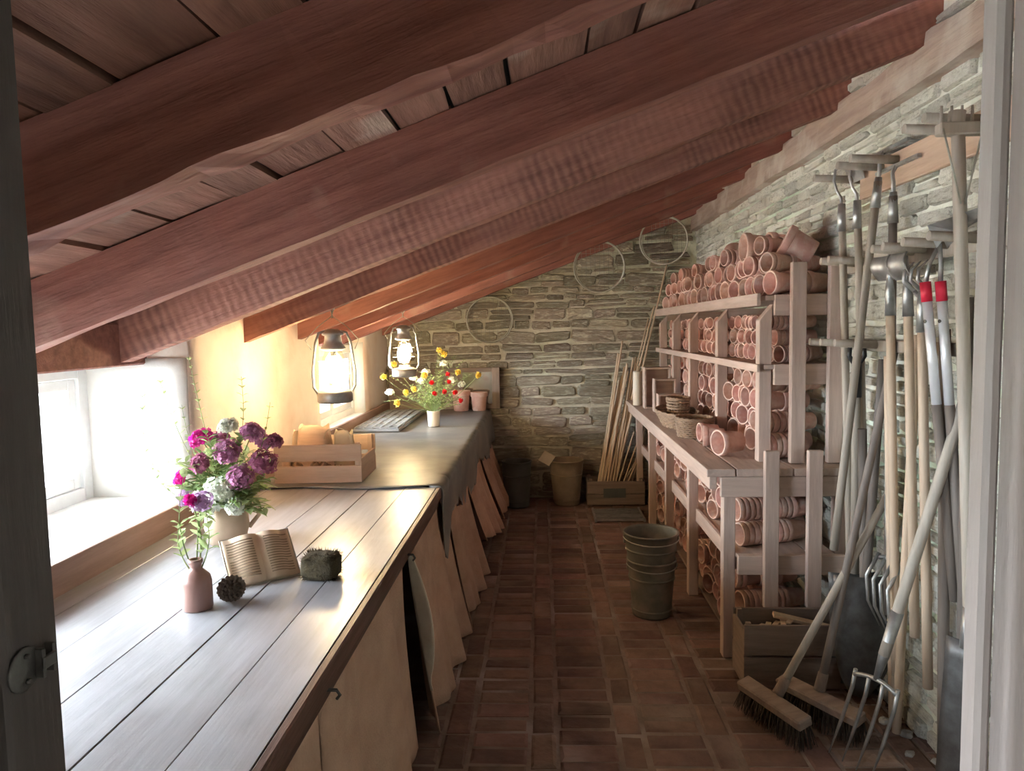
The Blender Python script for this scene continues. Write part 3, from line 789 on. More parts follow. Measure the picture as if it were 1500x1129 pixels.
# ---- pine cone
pc = MB(); rpc = random.Random(3)
C0 = Vector((-.862, 1.885, BZ+.033)); AX = Vector((.75, -.45, .35)).normalized()
pa = AX.cross(Vector((0, 0, 1))).normalized(); pb = AX.cross(pa)
pc.blob(C0, .022, (1, 1, 1), 10, 7)
for k in range(110):
    t = (k+.5)/110; ph = k*2.39996; th = math.acos(1-2*t)
    d = AX*math.cos(th)*1.2+(pa*math.cos(ph)+pb*math.sin(ph))*math.sin(th)
    p = C0+d*.024; d2 = (d+AX*.5).normalized(); e = d2.cross(AX).normalized() if abs(d2.dot(AX)) < .98 else pa
    nn = d2.cross(e)
    pc.add([p-e*.005, p+e*.005, p+d2*.010+e*.0065, p+d2*.014+nn*.002, p+d2*.010-e*.0065, p+d2*.008-nn*.004], [(0, 1, 2, 5), (5, 2, 3), (5, 3, 4), (0, 5, 4), (0, 4, 3, 2, 1)])
pc.build('pine_cone', 'cone', origin=(-.862, 1.885, BZ), label='small pine cone in front of the open book', cat='pine cone')

# ---- block of dark moss
ms = MB(); rms = random.Random(9)
mc = Vector((-.665, 2.06, BZ+.038))
def mpt(u, v):
    th = v*PI; ph = u*2*PI
    d = Vector((math.sin(th)*math.cos(ph), math.sin(th)*math.sin(ph), math.cos(th)))
    d = Vector([math.copysign(abs(q)**.45, q) for q in d])
    q = 1+noise.noise(d*4)*.12
    return mc+Vector((d.x*.055*q, d.y*.04*q, d.z*.038*q))
ms.grid(mpt, 26, 14)
mo = ms.build('moss_block', 'moss', origin=(mc.x, mc.y, BZ), label='shaggy block of dark moss beside the open book', cat='moss')
hr = MB()
for k in range(900):
    u, v = rms.random(), math.acos(rms.uniform(-.8, 1))/PI
    p = mpt(u, v); d = (p-mc).normalized()+Vector((rms.uniform(-.5, .5), rms.uniform(-.5, .5), rms.uniform(-.1, .6)))
    d.normalize(); e = d.cross(Vector((.2, .1, 1))).normalized()*.0012; ln = rms.uniform(.006, .016)
    hr.add([p-e, p+e, p+d*ln], [(0, 1, 2)])
hr.build('moss_tufts', 'moss', mo, kind='stuff')

# ---- slatted crate on the bench
def slat_crate(name, label, loc, lx, ly, hz, mats, slats, rz=0, t=.011, gap=.022, group=None, endh=None):
    """lx along local x, ly along local y; long slats on the two long sides, solid ends, corner posts, floor slats"""
    root = thing(name, label, 'crate', loc, group)
    root.rotation_euler = (0, 0, rz)
    sh_ = (hz-gap*(slats-1))/slats
    def part(n, mb, m, **k):
        o = mb.build(n, m, None, bevel=.0015, **k); o.parent = root; return o
    mxs, mys, mzs = mats
    for s in (-1, 1):
        for q in range(slats):
            z = q*(sh_+gap)
            y = s*(ly/2-t/2)
            part('slat', MB().box(-lx/2, lx/2, y-t/2, y+t/2, z, z+sh_), mxs)
        x = s*(lx/2-t/2-.001)
        eh = endh or hz*.62
        part('end_board', MB().box(x-t/2, x+t/2, -ly/2+t, ly/2-t, 0, eh), mys)
        for s2 in (-1, 1):
            xx, yy = s*(lx/2-t-.012), s2*(ly/2-t-.012)
            part('corner_post', MB().box(xx-.011, xx+.011, yy-.011, yy+.011, 0, hz+.004), mzs)
    for q in range(4):
        y0 = -ly/2+t+.004+q*(ly-2*t)/4
        part('floor_slat', MB().box(-lx/2+.012, lx/2-.012, y0, y0+(ly-2*t)/4-.012, .002, .010), mxs)
    return root
slat_crate('slatted_crate', 'pale pine slatted crate on the bench beside the window pier', (-1.085, 3.52, BZ+.008), .42, .34, .185, ('crate_x', 'crate_y', 'crate_z'), 2, rz=.03)
# contents: paper bags, bulbs, a loop of twine
rc = random.Random(6)
for i, (x, y, sx, sy, hh) in enumerate(((-1.16, 3.56, .20, .12, .235), (-1.25, 3.60, .08, .10, .20), (-1.02, 3.60, .12, .09, .20))):
    def pt(u, v, x=x, y=y, sx=sx, sy=sy, hh=hh, i=i):
        a = u*2*PI; sq = lambda q: math.copysign(abs(q)**.5, q)
        f = 1-.55*v**2.2
        return (x+sx/2*sq(math.cos(a))*(1-.25*v)+noise.noise(Vector((u*6, v*4, i)))*.01, y+sy/2*sq(math.sin(a))*f, BZ+.020+hh*v+.012*math.sin(a*3)*v)
    pb_ = MB().grid(pt, 24, 8); pb_.lathe([(0, 0), (sx*.2, 0.001)], 8, Matrix.Translation((x, y, BZ+.021)))
    pb_.build('paper_bag', 'paper' if i else 'crate_x', origin=(x, y, BZ+.02), solid=.002, label=('wide brown paper bag humped up in the pine crate', 'small paper bag at the window end of the pine crate', 'crumpled paper bag at the aisle end of the pine crate')[i], cat='paper bag', group='paper bags in the pine crate')
for i in range(14):
    x, y = -1.24+.30*rc.random(), 3.40+.08*rc.random()
    z = BZ+.020+.024+(.03 if i > 7 else 0)
    b = MB().lathe([(0, 0), (.018, .006), (.024, .02), (.018, .034), (.006, .046), (.002, .055)], 10, Matrix.Translation((x, y, z-.024)) @ Matrix.Rotation(rc.uniform(-.6, .6), 4, 'X'))
    b.build('flower_bulb', 'soil', origin=(x, y, z-.02), label='papery brown flower bulb lying in the pine crate', cat='bulb', group='bulbs in the pine crate')
tw = MB().tube([(-1.03+.05*math.cos(a*.35)*1.3, 3.50+.01*math.sin(a), BZ+.20+.055*math.sin(a*.35)) for a in range(0, 10)], .0022, 6)
tw.build('twine_loop', 'paper', origin=(-1.03, 3.5, BZ+.2), label='thin loop of pale twine rising from the pine crate', cat='twine')

# ---- grey cell tray
tr = thing('seed_tray', 'grey plastic cell tray lying on the dark sheet by the window', 'tray', (-1.20, 5.55, BZ+.012))
TX0, TX1, TY0, TY1 = -1.36, -1.02, 5.02, 6.18
MB().box(TX0, TX1, TY0, TY1, BZ+.012, BZ+.032).build('tray_base', 'tray', tr, bevel=.004)
for i in range(6):
    x = TX0+.018+i*(TX1-TX0-.036)/5
    MB().box(x-.006, x+.006, TY0+.01, TY1-.01, BZ+.032, BZ+.046).build('cell_wall', 'tray', tr, bevel=.002)
for i in range(14):
    y = TY0+.018+i*(TY1-TY0-.036)/13
    MB().box(TX0+.01, TX1-.01, y-.006, y+.006, BZ+.032, BZ+.044).build('cell_wall', 'tray', tr, bevel=.002)

# ---- cream cup of bright flowers
QX, QY, QZ = -.815, 5.30, BZ+.012
cup = MB().lathe([(0, 0), (.040, 0), (.042, .004), (.049, .112), (.051, .116), (.047, .116), (.039, .01), (0, .008)], 26, Matrix.Translation((QX, QY, QZ)))
cup.build('flower_cup', 'cup', origin=(QX, QY, QZ), label='tapered cream cup holding yellow and scarlet flowers', cat='cup')
b2 = thing('flower_bunch', 'loose bunch of pale green foliage with yellow and scarlet flowers in the cream cup', 'flowers', (QX, QY, QZ+.05))
rb2 = random.Random(12)
base2 = (QX, QY, QZ+.09)
for k in range(40):
    a = rb2.uniform(0, 2*PI); rr = rb2.uniform(.04, .24)**1.0
    p1 = (QX+rr*math.cos(a)*1.0, QY+rr*math.sin(a)*.7, 1.30-rr*.95+rb2.uniform(-.08, .05))
    spray(b2, base2, p1, (0, 0, .02), .002, 'leaf_pale', 6, .055, .017, rb2, .25)
YL = [(-1.10, 5.28, 1.30), (-1.17, 5.24, 1.21), (-.76, 5.30, 1.40), (-.62, 5.26, 1.235), (-.47, 5.26, 1.21), (-.86, 5.20, 1.22), (-.94, 5.2, 1.12), (-1.07, 5.2, 1.02), (-.73, 5.33, 1.37), (-1.02, 5.3, 1.09)]
for c in YL: head(b2, base2, c, .018, 'yellow', (rb2.uniform(-.4, .4), -1, .6), 16, .014, rb2, .6, .0016)
for c in ((-.69, 5.22, 1.225), (-.80, 5.16, 1.17), (-.68, 5.2, 1.17), (-.64, 5.22, 1.09), (-.71, 5.18, 1.10), (-.60, 5.22, 1.03), (-.78, 5.15, 1.09)):
    head(b2, base2, c, .013, 'redpetal', (0, -1, .5), 10, .012, rb2, .6, .0014)
for c in ((-.95, 5.25, 1.20), (-.86, 5.28, 1.24), (-.66, 5.28, 1.18), (-.73, 5.3, 1.30), (-.60, 5.3, 1.14), (-1.12, 5.2, 1.10), (-.9, 5.3, 1.17)):
    head(b2, base2, c, .03, 'whitepetal', (0, -.6, .9), 30, .009, rb2, .5, .0016)
for p1 in ((-1.19, 5.25, 1.24), (-.52, 5.24, 1.22), (-.74, 5.3, 1.42), (-1.16, 5.2, 1.03), (-.57, 5.3, 1.33), (-.64, 5.33, 1.36)):
    spray(b2, base2, p1, (0, 0, .05), .0016, 'leaf_pale', 7, .04, .014, rb2, .5)

# ---- old framed glass leaning on the back wall
fr = thing('framed_glass', 'old wooden framed pane leaning on the back wall behind the flowers', 'frame', (-.88, 6.38, BZ+.012))
FX0, FX1, FZ0, FZ1 = -1.38, -.38, BZ+.013, 1.205
for x0, x1, z0, z1 in ((FX0, FX0+.045, FZ0, FZ1), (FX1-.07, FX1, FZ0, FZ1), (FX0+.045, FX1-.07, FZ1-.04, FZ1), (FX0+.045, FX1-.07, FZ0, FZ0+.05)):
    MB().box(x0, x1, 6.385, 6.42, z0, z1).build('frame_bar', 'old_x' if x1-x0 > .2 else 'old_z', fr, bevel=.003)
MB().box(FX0+.045, -.73, 6.40, 6.408, FZ0+.05, FZ1-.04).build('backing_panel', 'old_x', fr)
MB().box(-.73, FX1-.07, 6.40, 6.406, FZ0+.05, FZ1-.04).build('pane', 'mirror', fr)
MB().box(-.745, -.715, 6.388, 6.405, FZ0+.05, FZ1-.04).build('glazing_bar', 'old_z', fr)

# ---- hanging hurricane lanterns
def lantern(cx, cy, zb, ztop, label, rot, watts):
    root = thing('hurricane_lantern', label, 'lantern', (cx, cy, zb), 'lanterns hung from the rafters')
    T = Matrix.Translation((cx, cy, zb)) @ Matrix.Rotation(rot, 4, 'Z') @ Matrix.Scale(1.27, 4)
    MB().lathe([(0, 0), (.060, 0), (.066, .006), (.066, .036), (.058, .046), (.030, .052), (.028, .062), (0, .062)], 26, T).build('fuel_tank', 'steel', root)
    MB().lathe([(.0001, .066), (.026, .066), (.038, .075), (.047, .11), (.048, .135), (.040, .17), (.030, .195)], 26, T).build('glass_globe', 'globe', root)
    MB().lathe([(.030, .195), (.046, .200), (.046, .207), (.034, .222), (.030, .25), (.040, .254), (.040, .262), (.020, .276), (0, .278)], 24, T).build('hood', 'steel', root)
    for s in (-1, 1):
        MB().tube([T @ Vector(p) for p in ((s*.062, 0, .035), (s*.078, 0, .06), (s*.080, 0, .12), (s*.066, 0, .225), (s*.052, 0, .262), (s*.028, 0, .268))], .0065, 8).build('side_tube', 'steel', root)
    g = MB()
    for q in (.105, .155):
        g.tube([T @ Vector((.058*math.cos(a*PI/10), .058*math.sin(a*PI/10), q)) for a in range(20)], .0016, 5, closed=True)
    g.build('wire_guard', 'wire', root)
    MB().tube([T @ Vector(p) for p in ((-.082, 0, .20), (-.10, .01, .235), (-.055, .0, .285), (0, 0, .325), (.055, 0, .285), (.10, .01, .235), (.082, 0, .20))], .0022, 6).build('bail_handle', 'wire', root)
    bu = MB().lathe([(0, .072), (.018, .076), (.033, .098), (.036, .122), (.029, .148), (.016, .166), (.010, .176), (0, .177)], 16, T).build('bulb', 'bulb', root, label='glowing warm bulb')
    MB().lathe([(.011, .160), (.0115, .196), (0, .196)], 12, T).build('bulb_socket', 'dark_steel', bu)
    # chain and hook to the rafter
    ch = MB(); z = zb+.405; k = 0
    while z < ztop:
        pts = []
        for a in range(10):
            an = a*2*PI/10; w, h = .007*math.cos(an), .016*math.sin(an)
            pts.append((cx+(w if k % 2 else 0), cy+(0 if k % 2 else w), z+.013+h))
        ch.tube(pts, .0020, 5, closed=True); z += .024; k += 1
    ch.tube([(cx, cy, ztop-.01), (cx+.012, cy, ztop+.0), (cx+.012, cy, ztop+.02), (cx, cy, ztop+.03), (cx, cy, ztop+.06)], .003, 6)
    ch.build('chain', 'wire', root)
    ld = bpy.data.lights.new('lantern_light', 'POINT'); ld.energy = watts; ld.color = (1.0, .64, .45); ld.shadow_soft_size = .03
    lo = bpy.data.objects.new('lantern_light', ld); COL.objects.link(lo); lo.parent = root; lo.location = (0, 0, .155)
lantern(-.995, 3.39, 1.212, zr(-.995)-.0, 'larger near hurricane lantern hanging in front of the far window', .5, 6)
lantern(-.94, 4.86, 1.235, zr(-.94)-.0, 'smaller glowing hurricane lantern hanging above the yellow flowers', .2, 6)

# ================================================================== SHELF BENCH AND POT RACK (right)
SZ = .90
sb = thing('shelf_bench', 'weathered slatted shelf bench along the stone wall, under the pot rack', 'bench', (1.05, 3.25, 0))
for a, b in ((.735, .862), (.868, 1.118), (1.124, 1.375)):
    MB().box(a, b, 3.22, 6.42, SZ-.035, SZ).build('plank', 'rack_y', sb, origin=((a+b)/2, 3.22, SZ), bevel=.003)
MB().box(.755, .79, 3.26, 6.40, SZ-.10, SZ-.037).build('front_rail', 'rack_y', sb, origin=(.77, 3.3, SZ-.1), bevel=.003)
LEGY = (3.27, 4.05, 4.80, 5.55, 6.28)
for y in LEGY:
    MB().box(.822, .877, y, y+.055, 0, SZ-.037).build('leg', 'rack_z', sb, origin=(.85, y, 0), bevel=.003)
    MB().box(1.325, 1.375, y, y+.05, 0, SZ-.037).build('leg', 'rack_z', sb, origin=(1.35, y, 0), bevel=.003)
    MB().box(.877, 1.325, y+.01, y+.045, .42, .478).build('bearer', 'rack_x', sb, origin=(1, y, .42), bevel=.002)
for a, b in ((.88, 1.04), (1.045, 1.20), (1.205, 1.32)):
    MB().box(a, b, 3.25, 6.38, .48, .50).build('shelf_board', 'rack_y', sb, origin=(a, 3.3, .48), bevel=.002)
MB().box(.862, .880, 3.33, 6.38, .435, .51).build('shelf_edge', 'rack_y', sb, origin=(.87, 3.3, .45), bevel=.002)
MB().box(.878, 1.36, 3.225, 3.25, .41, .50).build('end_rail', 'rack_x', sb, origin=(1, 3.23, .41), bevel=.003)
MB().box(.80, 1.37, 3.226, 3.252, SZ-.13, SZ-.037).build('end_rail', 'rack_x', sb, origin=(1, 3.23, .8), bevel=.003)
for x in (.984, 1.174):
    MB().box(x, x+.063, 3.185, 3.218, .27, .985).build('end_slat', 'rack_z', sb, origin=(x, 3.2, .27), bevel=.003)
MB().box(.90, 1.32, 3.35, 6.3, .012, .03).build('bottom_board', 'old_y', sb, origin=(1, 3.4, .02))

rk = thing('pot_rack', 'open timber rack standing on the shelf bench, packed with terracotta pots', 'rack', (1.2, 3.4, SZ))
POSTY = (3.385, 4.18, 4.95, 5.57, 6.17)
for y in POSTY:
    pm = MB()
    x0, x1, w = 1.012, 1.070, .058
    # post whose head is cut to a slope
    pm.add([(x0, y, SZ), (x1, y, SZ), (x1, y+w, SZ), (x0, y+w, SZ), (x0, y, 1.565), (x1, y, 1.635), (x1, y+w, 1.635), (x0, y+w, 1.565)],
           [(0, 3, 2, 1), (4, 5, 6, 7), (0, 1, 5, 4), (3, 7, 6, 2), (0, 4, 7, 3), (1, 2, 6, 5)])
    pm.build('post', 'rack_z', rk, origin=(x0, y, SZ), bevel=.003)
    MB().box(1.071, 1.39, y+.008, y+.05, 1.585, 1.638).build('bearer', 'rack_x', rk, origin=(1.2, y, 1.6), bevel=.002)
    MB().box(1.071, 1.39, y+.008, y+.05, 1.265, 1.318).build('bearer', 'rack_x', rk, origin=(1.2, y, 1.27), bevel=.002)
for z, zt in ((1.338, 1.36), (1.655, 1.678)):
    for a, b in ((1.030, 1.15), (1.155, 1.27), (1.275, 1.385)):
        MB().box(a, b, 3.36, 6.30, z, zt).build('shelf_board', 'rack_y', rk, origin=(a, 3.4, z), bevel=.002)
MB().box(.992, 1.010, 3.36, 6.30, 1.632, 1.690).build('shelf_edge', 'rack_y', rk, origin=(1, 3.4, 1.65), bevel=.002, label='front edge of the top shelf')
MB().box(.994, 1.011, 3.36, 6.30, 1.325, 1.362).build('shelf_edge', 'rack_y', rk, origin=(1, 3.4, 1.33), bevel=.002)
MB().box(1.072, 1.39, 3.352, 3.375, 1.585, 1.682).build('end_board', 'rack_x', rk, origin=(1.1, 3.36, 1.6), bevel=.003)
MB().box(1.072, 1.39, 3.352, 3.375, 1.265, 1.362).build('end_board', 'rack_x', rk, origin=(1.1, 3.36, 1.27), bevel=.003)
for x, zt in ((1.137, 1.825), (1.306, 1.845)):
    MB().box(x, x+.066, 3.315, 3.35, .905, zt).build('end_slat', 'rack_z', rk, origin=(x, 3.33, .9), bevel=.003)

# ---- terracotta pots
def pot_mesh(n, name='flower_pot'):
    mb = MB().lathe([(0, 0), (.36, 0), (.375, .02), (.445, .76), (.49, .77), (.505, .80), (.505, .98), (.49, 1.0), (.440, 1.0), (.425, .97), (.385, .74), (.325, .05), (0, .05)], n)
    me = bpy.data.meshes.new(name); me.from_pydata([tuple(v) for v in mb.v], [], mb.f); me.materials.append(M['terracotta'])
    bm = bmesh.new(); bm.from_mesh(me); bmesh.ops.remove_doubles(bm, verts=bm.verts, dist=1e-5); bmesh.ops.recalc_face_normals(bm, faces=bm.faces)
    bm.to_mesh(me); bm.free()
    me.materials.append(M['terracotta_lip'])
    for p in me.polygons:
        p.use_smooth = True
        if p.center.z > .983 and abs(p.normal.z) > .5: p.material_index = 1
    try: me.set_sharp_from_angle(angle=math.radians(40))
    except Exception: pass
    return me
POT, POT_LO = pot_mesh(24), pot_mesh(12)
# long-tom variant: taller, narrower
def odd_mesh():
    me = POT.copy()
    for v in me.vertices: v.co.z *= 1.0
    return me
pots = []   # (matrix, shelf, bay, score)
rq = random.Random(19)
BAYS = ['nearest bay', 'second bay', 'third bay', 'farthest bay']
def bay(y):
    k = sum(1 for p in POSTY[1:-1] if y > p)
    return BAYS[min(k, 3)]
def shelf_of_pots(shelf, y0, y1, z0, dias, xf, xb, fill=1.0, layers=None):
    base_z = z0; nl = len(dias)
    for li, d in enumerate(dias):
        y = y0+d/2+(d*.5 if li % 2 else 0)*(1 if li else 0)
        while y+d/2 < y1+(.02 if li else 0):
            dd = d*rq.uniform(.90, 1.0)
            f = fill if not hasattr(fill, '__len__') else fill[li]
            if rq.random() < f:
                z = base_z+dd/2*1.01
                h = dd*.98
                x = xf+rq.uniform(0, .05)
                yaw = rq.uniform(.16, .40)
                nest = rq.uniform(.24, .34)*h
                k = 0
                lean = math.atan2(.505-.36, 1)*.9   # the wall of a lying pot rests on the shelf
                yy = y-.03
                while x+h*.95 < xb-.02:
                    mx = Matrix.Translation((x, yy, z)) @ Matrix.Rotation(yaw, 4, 'Z') @ Matrix.Rotation(-PI/2, 4, 'Y') @ Matrix.Scale(dd, 4) @ Matrix.Translation((0, 0, -1))
                    near = (y-y0) < d*1.1
                    sc_ = dd/(math.hypot(x, y))*(1.0 if k == 0 else (.9 if near else .12))
                    pots.append((mx, shelf, bay(y), sc_, k, near, li))
                    st_ = nest if rq.random() < .72 else h*rq.uniform(.75, 1.05)
                    x += st_*math.cos(yaw); yy += st_*math.sin(yaw)
                    k += 1
            y += d*rq.uniform(1.0, 1.06)
        base_z += d*(.90 if li % 2 == 0 else .92)
shelf_of_pots('top', 3.37, 6.2, 1.680, (.118, .105, .10), 1.035, 1.37, (.98, .9, .30))
shelf_of_pots('middle', 3.42, 6.2, 1.362, (.088, .085, .080), 1.075, 1.37, (1, .95, .8))
shelf_of_pots('lower', 3.42, 6.2, .902, (.125, .11, .11, .10), 1.055, 1.37, (1, .97, .92, .75))
shelf_of_pots('under', 3.345, 6.25, .502, (.115, .115, .11), .905, 1.31, (1, .95, .75))
shelf_of_pots('floor', 3.36, 6.2, .032, (.12, .12, .11), .90, 1.30, (1, .9, .6))
pots.sort(key=lambda p: -p[3])
WHERE = {'top': 'top shelf', 'middle': 'middle shelf', 'lower': 'bench top', 'under': 'shelf under the bench', 'floor': 'floor under the bench'}
stuff = MB(); low_v = [v.co.copy() for v in POT_LO.vertices]; low_f = [list(p.vertices) for p in POT_LO.polygons]; low_m = [p.material_index for p in POT_LO.polygons]
ROW = ('bottom row', 'second row', 'third row', 'fourth row')
for i, (mx, sf, by, s_, k, near, li) in enumerate(pots):
    if i < 290:
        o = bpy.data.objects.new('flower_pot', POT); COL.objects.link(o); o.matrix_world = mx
        if near and k > 0: lab = 'terracotta pot nested in a stack behind the end slats, %s, %s' % (ROW[li], WHERE[sf])
        else: lab = 'terracotta pot, rim to the aisle, %s, %s, %s' % (ROW[li], WHERE[sf], by)
        tag(o, lab, 'flower pot', 'terracotta pots on the '+WHERE[sf])
    else:
        stuff.add([mx @ v for v in low_v], low_f, True)
        stuff.mi[-len(low_m):] = low_m
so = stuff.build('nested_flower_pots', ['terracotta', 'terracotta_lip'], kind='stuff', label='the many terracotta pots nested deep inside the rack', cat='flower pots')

def odd_pot(d, loc, rot, label, sc=(1, 1, 1)):
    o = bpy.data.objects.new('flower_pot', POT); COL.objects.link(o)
    o.matrix_world = Matrix.Translation(loc) @ rot.to_4x4() @ Matrix.Diagonal((d*sc[0], d*sc[1], d*sc[2], 1))
    tag(o, label, 'flower pot', 'odd terracotta pots laid on top of the rows')
from mathutils import Euler
odd_pot(.150, (1.285, 3.47, 1.875), Euler((.25, -1.05, -.5)).to_matrix(), 'large terracotta pot tipped open towards the room at the top right of the rack')
odd_pot(.155, (1.30, 3.72, 1.93), Euler((0, -PI/2, .1)).to_matrix(), 'big terracotta pot lying across the very top of the pile by the slats')
odd_pot(.150, (1.18, 3.74, 1.935), Euler((0, -PI/2, .05)).to_matrix(), 'terracotta pot nested in front of the big one on top of the pile')
odd_pot(.165, (1.17, 4.42, 1.99), Euler((2.45, .55, .2)).to_matrix(), 'upturned terracotta pot tilted on top of the top row')
odd_pot(.110, (1.15, 4.75, 1.955), Euler((2.6, .4, .2)).to_matrix(), 'smaller upturned pot leaning beside the tilted one on the top row')
odd_pot(.120, (1.14, 3.300, .835), Euler((.75, -.55, -.5)).to_matrix(), 'terracotta pot tipped up between the lower end slats') if False else None
odd_pot(.118, (1.115, 3.40, .765), Euler((.95, -.50, 0)).to_matrix(), 'terracotta pot tilted mouth up behind the lower end slats')
odd_pot(.130, (.985, 3.60, .966), Euler((0, -PI/2, .35)).to_matrix(), 'terracotta pot pushed forward on the bench beside the nearest post')
odd_pot(.110, (.965, 3.83, .956), Euler((0, -PI/2, -.2)).to_matrix(), 'small terracotta pot on the bench in front of the rack')
odd_pot(.105, (.975, 4.02, .953), Euler((0, -PI/2, .1)).to_matrix(), 'terracotta pot on the bench next to the wicker basket')

# terracotta pots standing at the window end of the far bench
for i, (x, d, y) in enumerate(((-.72, .17, 6.29), (-.56, .155, 6.29))):
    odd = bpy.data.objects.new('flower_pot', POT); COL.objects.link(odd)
    odd.location = (x, y, BZ+.012); odd.scale = (d, d, d*1.05)
    tag(odd, ('tall terracotta pot standing in front of the framed pane, nearer the window', 'tall terracotta pot standing in front of the framed pane, nearer the aisle')[i], 'flower pot', 'pots by the framed pane')

# ---- wooden boxes and baskets on the shelf bench
wb_ = thing('seed_box', 'wooden seed box stood on its side at the far end of the shelf bench', 'box', (.93, 5.62, SZ))
def open_box(root, x0, x1, y0, y1, z0, z1, t=.014):
    # open towards the camera (front at y0)
    for n, b in (('side', (x0, x0+t, y0, y1, z0, z1)), ('side', (x1-t, x1, y0, y1, z0, z1)), ('side', (x0+t, x1-t, y0, y1, z1-t, z1)), ('side', (x0+t, x1-t, y0, y1, z0, z0+t)), ('back', (x0+t, x1-t, y1-t, y1, z0+t, z1-t))):
        MB().box(*b).build(n, 'rack_x', root, bevel=.002)
open_box(wb_, .80, 1.005, 5.62, 5.74, SZ+.001, 1.225)
wb2 = thing('seed_box', 'shallow wooden seed box leaning in front of the tall one', 'box', (.95, 5.40, SZ))
open_box(wb2, .84, 1.005, 5.40, 5.50, SZ+.001, 1.15)
wb3 = thing('seed_box', 'lowest wooden seed box in front, beside the wicker basket', 'box', (.96, 5.20, SZ))
open_box(wb3, .835, 1.005, 5.18, 5.28, SZ+.001, 1.055)
tb = MB().lathe([(0, 0), (.038, 0), (.040, .005), (.040, .27), (.036, .28), (0, .28)], 20, Matrix.Translation((.785, 5.92, SZ)))
tb.build('card_tube', 'cup', origin=(.785, 5.92, SZ), label='upright pale cylinder at the far corner of the shelf bench', cat='tube')
def basket(cx, cy, cz, rx, ry, h, label, handle=True, flare=.25):
    root = thing('wicker_basket', label, 'basket', (cx, cy, cz), 'wicker baskets on the shelf bench')
    n = 8; wv = MB()
    for k in range(n+1):
        t = k/n; f = 1-flare*(1-t)
        for s in ((0,) if k < n else (0, 1)):
            wv.tube([(cx+rx*f*math.cos(a*2*PI/40)+.002*(-1)**a, cy+ry*f*math.sin(a*2*PI/40), cz+.008+h*t+s*.008+.0025*(-1)**(a+k)) for a in range(40)], .0068, 6, closed=True)
    wv.build('weave', 'wicker', root)
    st_ = MB()
    for a in range(20):
        an = a*2*PI/20
        st_.tube([(cx+rx*(1-flare)*math.cos(an), cy+ry*(1-flare)*math.sin(an), cz+.004), (cx+rx*.995*math.cos(an), cy+ry*.995*math.sin(an), cz+h+.012)], .0035, 5)
    st_.build('stakes', 'wicker', root)
    MB().lathe([(0, 0), (1-flare, 0), (1-flare, .006), (0, .006)], 30, Matrix.Translation((cx, cy, cz+.002)) @ Matrix.Diagonal((rx, ry, 1, 1))).build('bottom', 'wicker', root)
    if handle:
        MB().tube([(cx, cy+ry*math.cos(PI*k/12), cz+h+.0+.085*math.sin(PI*k/12)) for k in range(13)], .007, 6).build('handle', 'wicker', root)
    return root
basket(.868, 4.66, SZ, .128, .30, .085, 'long shallow wicker basket at the front of the shelf bench', False, .35)
basket(.885, 4.20, SZ, .105, .125, .095, 'small round wicker basket nearest the end of the shelf bench', False, .12)
basket(.885, 4.70, SZ+.012, .070, .10, .15, 'tall little wicker basket set inside the long shallow one', False, .15)

# ================================================================== FLOOR THINGS
def bucket(cx, cy, z0, r0, r1, h, m, label, bail=True, rim=.006, name='bucket', cat='bucket', group=None):
    root = thing(name, label, cat, (cx, cy, z0), group)
    T = Matrix.Translation((cx, cy, z0))
    pr = [(0, .012), (r0-.006, .012), (r0, 0), (r0+.003, .01)]
    for k in range(1, 7): pr.append((r0+(r1-r0)*k/6, h*k/6))
    pr += [(r1+rim, h+.002), (r1+rim, h+.010), (r1-.003, h+.010), (r1-.006, h)]
    for k in range(5, -1, -1): pr.append((r0-.004+(r1-r0)*k/6, max(.018, h*k/6)))
    pr.append((0, .018))
    MB().lathe(pr, 36, T).build('pail', m, root)
    for f in (.12, .70):
        r = r0+(r1-r0)*f
        MB().lathe([(r+.0005, h*f-.006), (r+.005, h*f-.003), (r+.005, h*f+.003), (r+.0005, h*f+.006)], 36, T).build('band', m, root)
    if bail:
        for s in (-1, 1):
            MB().box(cx+s*(r1+.001)-.004, cx+s*(r1+.001)+.004, cy-.014, cy+.014, z0+h-.05, z0+h-.005).build('ear', m, root)
        MB().tube([(cx+(r1+.006)*math.cos(PI*k/14), cy-(r1+.02)*math.sin(PI*k/14), z0+h-.018-.01*math.sin(PI*k/14)) for k in range(15)], .003, 6).build('bail_handle', 'wire', root)
    return root
bucket(.573, 3.80, 0, .102, .128, .295, 'bucket', 'lower galvanised bucket standing on the brick floor in mid aisle', group='two stacked buckets in the aisle')
bucket(.570, 3.80, .17, .108, .142, .272, 'bucket', 'upper galvanised bucket nested in the one on the aisle floor', group='two stacked buckets in the aisle')
bucket(-.235, 6.18, 0, .105, .128, .39, 'darktub', 'dark tub in the shadow at the end of the curtained bench', False, name='tub', cat='tub')
tubo = bucket(.200, 6.24, 0, .110, .150, .385, 'bin', 'ochre dustbin-shaped tub against the back wall', False, name='tub', cat='tub')
MB().box(-.055, .055, -.003, .003, -.055, .055, Matrix.Translation((.03, 6.14, .425)) @ Matrix.Rotation(.35, 4, 'X') @ Matrix.Rotation(.55, 4, 'Y')).build('card', 'paper', origin=(.03, 6.14, .42), label='square cream card perched on the rim of the ochre tub', cat='card')

